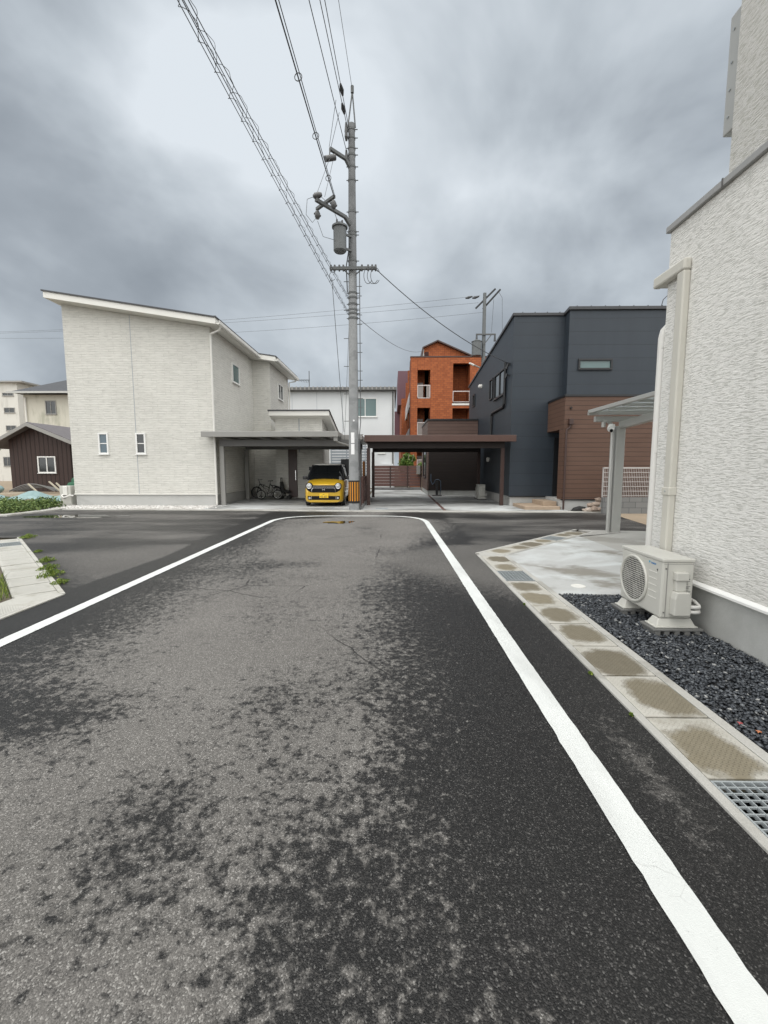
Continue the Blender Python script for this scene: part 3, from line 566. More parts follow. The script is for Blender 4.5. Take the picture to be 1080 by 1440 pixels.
# exterior unit at the far-left corner
U=thing('heat_pump_unit','small white outdoor unit with pipes at the left corner of the tall house','outdoor unit',(-12.62,16.75,0))
m=MB().box(-12.85,-12.42,16.6,16.95,.08,.78); m.build('cabinet',Mt['cream_plastic'],U,bevel=.02)
MB().box(-12.9,-12.36,16.52,17.0,.004,.08).build('base',Mt['conc'],U,bevel=.01)
MB().box(-12.70,-12.53,16.56,16.60,.42,.76).build('cover_panel',Mt['white_trim'],U,bevel=.015)
m=MB(); m.tube([(-12.72,16.58,.44),(-12.70,16.50,.40),(-12.62,16.48,.34),(-12.52,16.50,.36),(-12.42,16.53,.42),(-12.32,16.6,.4)],.03,8); m.build('pipe',Mt['white_pipe'],U,smooth=True)
m=MB(); m.ring((-12.68,16.585,.36),(0,1,0),.06,.014); m.build('valve',Mt['grey_metal_dark'],U)
tag(MB().box(-12.78,-12.68,17.4,17.5,0,2.45).build('white_post',Mt['white_trim'],loc=(-12.73,17.45,0),bevel=.01),'slim white post between the brown shed and the tall house','post')

# ------------------------------------------------------------------ grey carport
K=thing('carport','flat grey metal carport sheltering the yellow car','carport',(-4.2,18.5,0))
m=MB(); m.box(-6.98,-1.98,16.15,20.9,2.70,2.80); rf=m.build('roof',Mt['grey_metal'],K)
m=MB(); m.box(-7.02,-1.94,16.08,16.15,2.61,2.815); m.box(-2.0,-1.94,16.15,20.9,2.64,2.815); m.build('fascia',Mt['grey_metal'],rf,bevel=.012)
m=MB(); m.box(-1.93,-1.12,16.9,20.9,2.56,2.74); m.build('side_roof',Mt['grey_metal'],K,bevel=.01)
for y in(16.72,19.75): MB().box(-6.6,-1.3,y,y+.14,2.30,2.55).build('beam',Mt['grey_metal_dark'],K,bevel=.006)
m=MB()
for x in np.arange(-6.4,-1.9,.75): m.box(x,x+.05,16.2,20.85,2.62,2.70)
m.build('purlin',Mt['grey_metal_dark'],K)
for x,y in((-6.52,16.79),(-6.58,19.82),(-1.42,16.79),(-1.42,19.82)): MB().box(x-.085,x+.085,y-.07,y+.07,.0,2.30).build('post',Mt['grey_metal'],K,bevel=.01)
m=MB(); m.tube([(-2.05,16.2,2.60),(-2.05,16.25,2.48),(-1.98,16.35,2.43),(-1.5,16.66,2.28),(-1.46,16.68,2.15),(-1.46,16.68,.1)],.035,10); m.build('downpipe',Mt['grey_metal'],K,smooth=True)
MB().box(-2.12,-1.98,16.13,16.28,2.46,2.62).build('rain_box',Mt['grey_metal'],K,bevel=.01)

# ------------------------------------------------------------------ yellow car
car=thing('car','small bright yellow car with round headlights parked under the grey carport','car',(0,0,0))
st=[(0.0,.60,.17,.70),(.03,.655,.15,.765),(.10,.70,.14,.82),(.22,.722,.13,.865),(.5,.7375,.14,.945),(.78,.7375,.16,1.0),(1.3,.7375,.16,1.03),(2.4,.7375,.16,1.04),(3.1,.73,.17,1.04),(3.34,.70,.2,1.02),(3.4,.64,.25,.98)]
m=MB(); prev=None; NP=0
for (y,w,zb,zs) in st:
    half=[(w*.86,zb),(w*.965,zb+.05),(w,zb+.16),(w*1.0,.5*(zb+zs)+.05),(w*.985,zs-.14),(w*.93,zs-.04),(w*.78,zs+.015),(w*.4,zs+.035)]
    ring=[(x,y,z) for x,z in half]+[(0,y,zs+.04)]+[(-x,y,z) for x,z in reversed(half)]
    n=len(ring); NP=n; base=len(m.v); m.v+=ring
    if prev is not None: m.f+=[(prev+i,prev+i+1,base+i+1,base+i) for i in range(n-1)]+[(prev+n-1,prev,base,base+n-1)]
    else: m.f.append(tuple(base+i for i in range(n)))
    prev=base
m.f.append(tuple(prev+NP-1-i for i in range(NP)))
bd=m.build('body',Mt['yellow'],car,smooth=True,ang=50); s=bd.modifiers.new('sub','SUBSURF'); s.levels=s.render_levels=2
def hull(mb,secs):
    prev=None
    for ring in secs:
        b=len(mb.v); mb.v+=ring; n=len(ring)
        if prev is not None: mb.f+=[(prev+i,prev+(i+1)%n,b+(i+1)%n,b+i) for i in range(n)]
        else: mb.f.append(tuple(b+i for i in range(n)))
        prev=b
    mb.f.append(tuple(prev+n-1-i for i in range(n)))
def rect(w0,y0,y1,z,r=.12):
    pts=[]
    for cx,cy,a0 in((w0-r,y0+r,-90),(w0-r,y1-r,0),(-w0+r,y1-r,90),(-w0+r,y0+r,180)):
        for k in range(4): a=R(a0+30*k); pts.append((cx+r*math.cos(a),cy+r*math.sin(a),z))
    return pts
m=MB(); hull(m,[rect(.71,.66,3.34,.98),rect(.685,.82,3.30,1.16),rect(.62,1.05,3.22,1.42,.16),rect(.555,1.16,3.18,1.55,.2)]); gl=m.build('windscreen',Mt['glass_car'],car,smooth=True,ang=35)
m=MB(); hull(m,[rect(.557,1.18,3.2,1.548,.2),rect(.54,1.22,3.17,1.575,.2),rect(.44,1.42,3.05,1.60,.2)]); m.build('roof_panel',Mt['white_trim'],car,smooth=True,ang=60)
for s in(-1,1):
    for pp,rr in(([(s*.705,.74,.99),(s*.672,.92,1.2),(s*.56,1.20,1.54)],.033),([(s*.70,1.9,.99),(s*.565,1.9,1.54)],.03),([(s*.695,2.9,.99),(s*.56,2.95,1.54)],.045)): MB().tube(pp,rr,8).build('pillar',Mt['black_frame'],car,smooth=True)
m=MB(); m.prism([(-.60,.815),(-.42,.80),(.42,.80),(.60,.815),(.655,.72),(.60,.61),(.50,.55),(.42,.53),(-.42,.53),(-.50,.55),(-.60,.61),(-.655,.72)],-.016,.25); fp=m.build('grille',Mt['grille_black'],car,bevel=.01)
MB().box(-.40,.40,-.03,-.017,.735,.765).build('grille_bar',Mt['grey_metal_dark'],fp)
for s in(-1,1):
    MB().tube([(s*.385,-.028,.70),(s*.415,-.03,.68),(s*.435,-.03,.63),(s*.44,-.028,.555)],.014,8).build('chrome_trim',Mt['chrome'],fp,smooth=True)
MB().tube([(-.385,-.028,.70),(.385,-.028,.70)],.004,8).build('chrome_trim',Mt['chrome'],fp)
m=MB(); m.bar((-.042,-.03,.672),(-.030,-.03,.60),.014); m.bar((.042,-.03,.672),(.030,-.03,.60),.014); m.bar((-.034,-.03,.636),(.034,-.03,.636),.012); m.build('emblem',Mt['chrome'],fp)
for s in(-1,1):
    h=MB(); h.tube([(s*.535,.10,.765),(s*.535,-.02,.765)],.130,24); hl=h.build('headlight',Mt['grille_black'],car,smooth=True)
    h=MB(); h.ring((s*.535,-.024,.765),(0,1,0),.09,.014); h.build('headlight_ring',Mt['chrome'],hl,smooth=True,ang=180)
    h=MB(); h.tube([(s*.535,-.018,.765),(s*.535,-.030,.765),(s*.535,-.042,.765)],[.08,.075,.035],24); h.build('lens',Mt['lens'],hl,smooth=True)
m=MB(); m.prism([(-.60,.40),(.60,.40),(.60,.30),(.56,.255),(-.56,.255),(-.60,.30)],-.012,.15); lg=m.build('lower_grille',Mt['grille_black'],car,bevel=.012)
for s in(-1,1):
    h=MB(); h.tube([(s*.525,-.01,.325),(s*.525,-.024,.325)],.042,16); h.build('fog_light',Mt['lens'],car,smooth=True)
    MB().box(s*.455-.007,s*.455+.007,-.022,-.010,.265,.395).build('chrome_trim',Mt['chrome'],lg)
pl=MB().box(-.155,.175,-.04,-.02,.33,.495).build('number_plate',Mt['plate_yellow'],car,bevel=.006)
m=MB(); text_mesh('45-60',.105,lambda c:(-.125+c.x*1.0,-.0415-c.z,.345+c.y),m); text_mesh('580',.045,lambda c:(-.04+c.x,-.0415-c.z,.448+c.y),m); m.build('lettering',Mt['ink'],pl)
for s in(-1,1):
    h=MB(); h.tube([(s*.70,.92,1.03),(s*.80,.90,1.05)],.025,8); mi=h.build('mirror',Mt['black_frame'],car)
    h=MB(); h.box(s*.84-.085,s*.84+.085,.86,.97,.99,1.12); h.build('mirror_shell',Mt['black_frame'],mi,bevel=.03)
for s in(-1,1):
    for y in(.62,2.9):
        h=MB(); h.tube([(s*.60,y,.275),(s*.745,y,.275)],.275,28); w=h.build('wheel',Mt['black_rubber'],car,smooth=True,bevel=.02)
        h=MB(); h.tube([(s*.74,y,.275),(s*.752,y,.275)],.18,20); h.build('rim',Mt['silver_metal'],w,smooth=True)
MB().box(-.68,.68,.3,3.2,.12,.2).build('underbody',Mt['black_rubber'],car)
car.location=(-2.50,16.05,.036); car.rotation_euler.z=R(1.5)

# ------------------------------------------------------------------ bicycles and pushchair under the grey carport
def bicycle(label,loc,rz,rw,sc,rimmat,frame):
    t=thing('bicycle',label,'bicycle',(0,0,0)); wb=rw*3.5
    for x in(0,wb):
        h=MB(); h.ring((x,0,rw),(0,1,0),rw-.02,.022,32); w=h.build('wheel',Mt['black_rubber'],t,smooth=True,ang=180)
        h=MB(); h.ring((x,0,rw),(0,1,0),rw-.055,.016,28)
        for k in range(10):
            a=math.pi*k/5; h.tube([(x,0,rw),(x+math.cos(a)*(rw-.05),0,rw+math.sin(a)*(rw-.05))],.004,4)
        h.build('rim',Mt[rimmat],w,smooth=True,ang=180)
    bb=(wb*.58,0,rw*.95); st=(wb*.68,0,rw*2.5); hd=(wb*.17,0,rw*2.45)
    h=MB()
    for a,b in((bb,st),(bb,hd),(hd,(0,0,rw)),(bb,(wb,0,rw)),(st,(wb,0,rw)),((wb*.64,0,rw*1.8),hd)): h.tube([a,b],.018,8)
    h.build('frame',Mt[frame],t,smooth=True)
    h=MB(); h.tube([hd,(wb*.12,0,rw*3.1)],.014,8); h.tube([(wb*.2,-.24,rw*3.2),(wb*.12,-.1,rw*3.12),(wb*.12,.1,rw*3.12),(wb*.2,.24,rw*3.2)],.013,8); h.build('handlebar',Mt['black_frame'],t,smooth=True)
    h=MB(); h.tube([st,(wb*.70,0,rw*2.85)],.012,6); h.add([(wb*.58,-.03,rw*2.86),(wb*.58,.03,rw*2.86),(wb*.80,.09,rw*2.9),(wb*.80,-.09,rw*2.9),(wb*.58,-.03,rw*2.98),(wb*.58,.03,rw*2.98),(wb*.80,.09,rw*3.04),(wb*.80,-.09,rw*3.04)],[(0,3,2,1),(4,5,6,7),(0,1,5,4),(1,2,6,5),(2,3,7,6),(3,0,4,7)]); h.build('saddle',Mt['black_rubber'],t)
    h=MB(); h.tube([(wb*.58,-.09,rw*.55),(wb*.58,-.09,rw*.95),(wb*.58,.09,rw*.95),(wb*.58,.09,rw*1.3)],.012,6); h.tube([(wb*.58,-.05,rw*.95),(wb*.58,-.06,rw*.95)],.06,16); h.build('crank',Mt['grey_metal_dark'],t)
    h=MB(); h.box(-.05,.30,-.13,.13,rw*2.2,rw*2.2+.02) if False else h.tube([(wb*.9,0,rw*2.1),(wb*1.15,0,rw*1.9)],.03,6); h.build('mudguard',Mt['black_frame'],t)
    t.location=loc; t.rotation_euler.z=rz; t.scale=(sc,)*3; return t
bicycle('child bicycle with silver rims parked at the back of the grey carport',(-5.95,19.75,.036),R(4),.215,1.0,'silver_metal','grey_metal')
bicycle('dark bicycle behind the silver-rimmed child bicycle',(-6.35,20.4,.036),R(-6),.28,1.0,'grey_metal_dark','black_frame')
t=thing('pushchair','dark folded pushchair beside the brown entrance door','pushchair',(-4.95,19.9,.036)); x,y=-4.95,19.9
h=MB(); h.tube([(x-.12,y,1.0),(x-.12,y+.02,.55),(x+.05,y,.14)],.018,8); h.tube([(x+.08,y+.15,1.0) if False else (x-.12,y+.25,1.0),(x-.12,y+.25,.55),(x+.05,y+.25,.14)],.018,8); h.tube([(x-.12,y,1.0),(x-.12,y+.25,1.0)],.02,8); h.build('frame',Mt['black_frame'],t,smooth=True)
h=MB(); h.prism([(x-.16,.35),(x+.25,.30),(x+.28,.42),(x+.02,.48),(x-.06,.85),(x-.18,.84)],y+.02,y+.25); h.build('seat',Mt['black_rubber'],t,bevel=.03)
for dx in(-.15,.22):
    for dy in(0,.25): MB().tube([(x+dx,y+dy-.02,.11),(x+dx,y+dy+.02,.11)],.1,16).build('wheel',Mt['black_rubber'],t)

# ------------------------------------------------------------------ bits behind the grey carport
t=thing('louvre_screen','tall grey slatted screen behind the yellow car','screen',(-3.0,27,0))
m=MB()
for z in np.arange(.5,2.9,.17): m.box(-3.75,-1.5,27,27.03,z,z+.12)
m.build('slats',Mt['louvre_grey'],t)
for x in(-3.7,-2.75,-1.6): MB().box(x-.03,x+.03,26.96,27.0,0,2.95).build('post',Mt['louvre_grey'],t)
MB().box(-3.1,-2.45,26.9,26.96,1.0,2.0).build('dark_panel',Mt['black_frame'],t)

# ------------------------------------------------------------------ slat fence and meter post between the carports
t=thing('slat_fence','low brown slatted fence running back between the two carports','fence',(-1.06,18,0))
m=MB()
for z in np.arange(.16,1.12,.125): m.box(-1.075,-1.055,15.15,21.0,z,z+.105)
m.build('slats',Mt['fence_brown'],t)
for y in(15.15,16.6,18.05,19.5,20.95): MB().box(-1.11,-1.04,y-.03,y+.03,.0,1.16).build('post',Mt['brown_metal'],t)
MB().box(-1.16,-1.0,15.05,21.1,-.02,.12).build('kerb_block',Mt['block'],t)
tag(MB().box(-1.22,-1.14,18.6,19.2,.3,1.75).build('timber_board',Mt['orange_wood'],loc=(-1.18,18.9,0)),'weathered orange timber board standing behind the slatted fence','board')
t=thing('meter_post','slim grey post carrying a black meter box beside the utility pole','meter post',(-1.13,15.05,0))
MB().box(-1.16,-1.06,15.0,15.06,0,2.32).build('post',plain('grey_brown_post',(.10,.085,.075),.6),t,bevel=.006)
MB().box(-1.18,-1.04,14.9,15.0,1.95,2.38).build('meter_box',Mt['black_frame'],t,bevel=.015); MB().box(-1.13,-1.09,14.97,15.0,1.2,1.4).build('plate',Mt['grey_metal'],t)

# ------------------------------------------------------------------ brown carport
K=thing('carport','flat dark brown carport in front of the navy house','carport',(1.8,18.7,0))
m=MB(); m.box(-.95,4.40,16.27,21.3,2.56,2.66); rf=m.build('roof',Mt['brown_metal'],K)
m=MB(); m.box(-.99,4.60,16.19,16.27,2.44,2.68); m.box(-.99,-.95,16.27,21.3,2.44,2.68); m.build('fascia',plain('brown_fascia',(.088,.048,.038),.4),rf,bevel=.01)
for y in(16.66,21.1): MB().box(-.9,4.3,y,y+.14,2.22,2.46).build('beam',Mt['brown_dark'],K)
m=MB()
for x in np.arange(-.4,4.3,.7): m.box(x,x+.05,16.3,21.25,2.46,2.56)
m.build('purlin',Mt['brown_dark'],K)
for x,y in((-.87,16.73),(-.87,21.17),(4.24,16.73),(4.24,21.17)): MB().box(x-.065,x+.065,y-.07,y+.07,0,2.22).build('post',Mt['brown_metal'],K,bevel=.008)

# ------------------------------------------------------------------ navy house with brown porch block
H=thing('house','navy metal clad house with brown board-clad ground floor','house',(7,17,0))
ztop=lambda y:6.99-.105*(y-16.6)
m=MB(); m.prism([(16.6,.40),(25.6,.40),(25.6,ztop(25.6)),(16.6,6.99)],4.5,11,'x'); m.prism([(16.2,3.92),(16.598,3.92),(16.598,7.02),(16.2,7.05)],6.36,11,'x'); m.build('wall',Mt['navy'],H)
m=MB(); m.prism([(16.54,7.0),(25.7,ztop(25.7)+.005),(25.7,ztop(25.7)+.10),(16.54,7.10)],4.44,6.30,'x'); m.prism([(16.12,7.06),(25.7,ztop(25.7)+.012),(25.7,ztop(25.7)+.112),(16.12,7.17)],6.30,11.1,'x'); rf=m.build('roof',Mt['roof_dark'],H,bevel=.008)
for x in np.arange(4.8,6.3,.45): MB().box(x,x+.02,16.6,16.7,7.09,7.15).build('snow_guard',Mt['roof_dark'],rf)
for x in np.arange(6.6,10.9,.5): MB().box(x,x+.02,16.2,16.3,7.155,7.22).build('snow_guard',Mt['roof_dark'],rf)
MB().tube([(9.6,16.3,7.1),(9.62,16.2,7.4),(9.8,16.1,7.6),(10.1,16.1,7.55)],.015,6).build('cable_loop',Mt['wire'],rf)
m=MB(); m.box(4.54,6.3,16.64,25.5,-.03,.392); m.build('foundation',Mt['found_light'],H)
# brown single-storey blocks
m=MB(); m.box(5.86,10.6,15.0,16.597,2.80,3.86); m.box(5.86,6.1,15.0,15.42,.40,2.798); m.box(7.6,10.6,15.0,16.597,.40,2.798); m.box(6.1,7.6,15.0,15.05,.40,2.798); m.build('porch_block',Mt['board'],H)
m=MB(); m.box(5.83,10.65,14.97,16.597,3.862,3.93); m.build('parapet_cap',Mt['black_frame'],H)
m=MB(); m.box(5.89,10.6,15.03,16.6,-.03,.392); m.build('foundation',Mt['found_light'],H)
m=MB(); m.box(5.84,10.62,14.985,15.04,.37,.405); m.box(4.48,5.86,16.585,16.6,.37,.41); m.build('drip_trim',Mt['black_frame'],H)
MB().box(6.12,6.9,16.55,16.6,.42,2.6).build('door',Mt['black_frame'],H)
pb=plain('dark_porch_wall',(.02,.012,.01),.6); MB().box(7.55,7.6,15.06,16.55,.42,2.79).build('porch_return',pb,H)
m=MB(); m.box(5.98,6.12,14.88,15.0,2.93,3.12); m.build('rain_box',Mt['brown_metal'],H,bevel=.01)
downpipe(H,[(6.05,14.94,2.94),(6.03,14.94,2.84),(5.93,14.95,2.76),(5.92,14.95,2.66),(5.92,14.95,.05)],.032,'brown_metal')
MB().tube([(6.05,15.0,3.49),(6.05,14.95,3.49)],.04,12).build('vent_cap',Mt['brown_dark'],H)
window(H,mapper('front',16.2),6.72,7.94,4.98,5.37,'black_frame','glass_teal',.07,dep=.06,sill=False)
mpL=mapper('left',4.5)
window(H,mpL,17.55,19.35,4.38,5.42,'black_frame','glass',.07,mull=1,dep=.06); window(H,mpL,19.65,20.25,4.50,5.42,'black_frame','glass',.06,dep=.06,sill=False); window(H,mpL,23.75,24.3,4.75,5.40,'black_frame','glass',.06,dep=.06,sill=False)
m=MB(); m.tube([(4.44,17.46,5.55),(4.44,17.50,3.98),(4.44,17.6,3.88),(4.44,19.5,3.86),(4.44,19.64,3.76),(4.44,19.66,2.7)],.05,8); m.build('refrigerant_duct',Mt['black_frame'],H,smooth=True)
MB().tube([(4.5,22.2,5.5),(4.40,22.2,5.5),(4.34,22.2,5.47)],[.1,.1,.05],12).build('vent_hood',Mt['white_trim'],H,smooth=True)
m=MB(); m.box(4.40,4.5,16.95,17.05,5.35,5.42); m.tube([(4.42,17.0,5.38),(4.36,17.0,5.2)],.05,8); m.tube([(4.42,17.1,5.05),(4.36,17.1,4.88)],.05,8); m.box(4.42,4.5,17.0,17.08,4.95,5.0); m.build('cable_bracket',Mt['black_frame'],H)
MB().box(4.38,4.5,20.05,20.2,1.75,1.95).build('wall_lamp',Mt['white_trim'],H,bevel=.03)
# lower brown wing behind the brown carport
m=MB(); m.box(1.9,4.49,22.85,27,.28,3.90); m.build('rear_wing',Mt['board2'],H)
MB().box(1.96,4.49,22.83,22.849,.285,2.75).build('shade_darkened_cladding',siding_board('shade_darkened_board_siding',(.012,.008,.007),(.02,.013,.011),(.005,.004,.004),.17),H)  # near-black boards put in to deepen the shade under the carport
m=MB(); m.box(1.86,4.49,22.8,27.05,3.90,3.98); m.build('parapet_cap',Mt['black_frame'],H)
m=MB(); m.box(1.93,4.5,22.88,27,-.03,.275); m.build('foundation',Mt['found'],H)
window(H,mapper('left',1.9),23.6,25.4,.9,2.7,'black_frame','glass',.08,dep=.05,sill=False)
# steps
t=thing('entrance_steps','tan tiled steps in front of the navy house','steps',(5,15.6,0))
MB().box(4.62,5.84,15.0,16.5,-.02,.15).build('lower_step',Mt['tan_tile'],t,bevel=.008); MB().box(5.35,5.84,15.35,16.5,.15,.30).build('upper_step',Mt['tan_tile'],t,bevel=.008)
# rocks and black bag
for i,(x,y,z,r,lb) in enumerate(((6.62,14.55,.08,.14,'tan rock at the left foot of the rock pile'),(6.78,14.5,.1,.16,'tan rock low in the middle of the rock pile'),(6.95,14.52,.1,.15,'tan rock at the right foot of the rock pile'),(6.72,14.66,.22,.13,'tan rock in the second layer of the rock pile'),(6.88,14.66,.26,.15,'brown rock high in the rock pile beside the block wall'),(7.0,14.72,.4,.12,'topmost tan rock of the pile'),(6.5,14.6,.06,.09,'small rock lying at the left end of the pile'))):
    v=(IV*(1+rng.normal(0,.16,(12,1)))*np.array([1.15,.9,.75])*r); mb=MB(); mb.v=[(x+a,y+b,z+c) for a,b,c in v]; mb.f=[tuple(q) for q in IF.tolist()]
    tag(mb.build('garden_rock',Mt['rock'],loc=(x,y,0),bevel=.012),lb,'rock','rocks piled by the block wall')
v=(IV*(1+rng.normal(0,.15,(12,1)))*np.array([.26,.16,.13])); mb=MB(); mb.v=[(6.35+a,14.75+b,.08+c) for a,b,c in v]; mb.f=[tuple(q) for q in IF.tolist()]; tag(mb.build('rubbish_bag',Mt['black_rubber'],loc=(6.35,14.75,0),bevel=.02),'small black bag on the ground left of the rock pile','bag')
# block wall and white mesh fence
g=NG('block_wall'); b=g.brick(g.uvw(),.4,.19,.008,(.16,.165,.165),(.21,.212,.21),(.07,.07,.07),.5); g.done(g.mix(g.ma('MULTIPLY',g.noise(g.uvw(),3,5),.5),b[0],(.13,.13,.125)),.85)
tag(MB().box(6.86,10.5,14.1,14.24,-.03,.53).build('block_wall',g.mat,loc=(8.6,14.17,0)),'low grey block wall in front of the brown clad wall','wall')
t=thing('mesh_fence','white wire mesh fence standing on the low block wall','fence',(8.6,14.17,.53))
m=MB()
for x in np.arange(6.86,10.5,.055): m.box(x-.004,x+.004,14.16,14.172,.55,1.50)
for z in np.arange(.58,1.5,.15): m.box(6.84,10.5,14.150,14.16,z-.009,z+.009)
m.build('mesh_panel',Mt['white_mesh'],t)
MB().box(6.84,10.5,14.145,14.185,1.455,1.50).build('top_rail',Mt['white_mesh'],t)
for x in(6.86,8.8): MB().box(x-.02,x+.02,14.173,14.21,.53,1.5).build('post',Mt['white_mesh'],t)

# ------------------------------------------------------------------ near white house (right)
W=2.83
H=thing('house','near white house with rough scratched plaster siding on the right','house',(4.5,2,0))
m=MB(); m.box(W,9,-6,4.7,.45,3.86); m.build('wall',Mt['siding_r'],H)
m=MB(); m.box(3.33,9,-6,4.66,3.9,8.6); m.build('upper_wall',Mt['siding_r_vignette'],H)
m=MB(); m.box(W+.03,8.9,-5.9,4.67,-.05,.415); m.build('foundation',Mt['found'],H)
m=MB(); m.prism([(W-.032,.408),(W-.032,.428),(W-.006,.452),(W+.03,.452),(W+.03,.408)],-6,4.73); m.box(W-.03,9,4.7,4.732,.41,.452); m.build('drip_trim',Mt['white_frame'],H)
m=MB(); m.box(W-.035,3.36,-6,4.735,3.862,3.922); m.box(3.36,9,4.66,4.735,3.862,3.922); m.build('parapet_cap',plain('grey_cap',(.30,.30,.295),.45),H,bevel=.006)
MB().box(W-.04,W-.034,3.97,3.985,3.855,3.926).build('cap_joint',Mt['grey_metal_dark'],H)
f=MB(); f.box(3.38,4.4,4.66,4.86,4.85,5.95); w=f.build('shutter_window',Mt['silver_metal'],H,bevel=.008); MB().box(3.5,4.3,4.86,4.868,4.95,5.85).build('pane',Mt['glass_grey'],w)
m=MB()
for z in(5.0,5.25,5.5,5.8): m.tube([(3.378,4.8,z),(3.370,4.8,z)],.012,8)
m.build('bolt',Mt['galv'],w)
m=MB(); m.box(W-.07,W+.0,4.35,4.455,.5,3.36); d=m.build('duct_cover',Mt['beige_duct'],H,bevel=.014)
m=MB(); m.box(W-.075,W+.0,4.345,4.84,3.36,3.47); m.box(W-.074,W+.35,4.71,4.834,3.365,3.463); m.build('duct_elbow',Mt['beige_duct'],d,bevel=.018)
m=MB(); m.box(W-.079,W,4.342,4.463,1.22,1.30); m.build('duct_joint',Mt['beige_duct'],d,bevel=.008)
MB().tube([(W-.079,4.40,1.26),(W-.084,4.40,1.26)],.008,8).build('duct_screw',Mt['galv'],d)
downpipe(H,[(3.2,4.80,2.99),(2.98,4.80,2.99),(2.93,4.80,2.975),(2.89,4.80,2.93),(2.875,4.80,2.86),(2.875,4.80,.0)],.046,'white_pipe')
m=MB()
for z in(1.65,2.75): m.tube([(2.885,4.79,z),(2.885,4.79,z+.05)],.05,12)
m.build('pipe_bracket',Mt['white_pipe'],H,smooth=True)

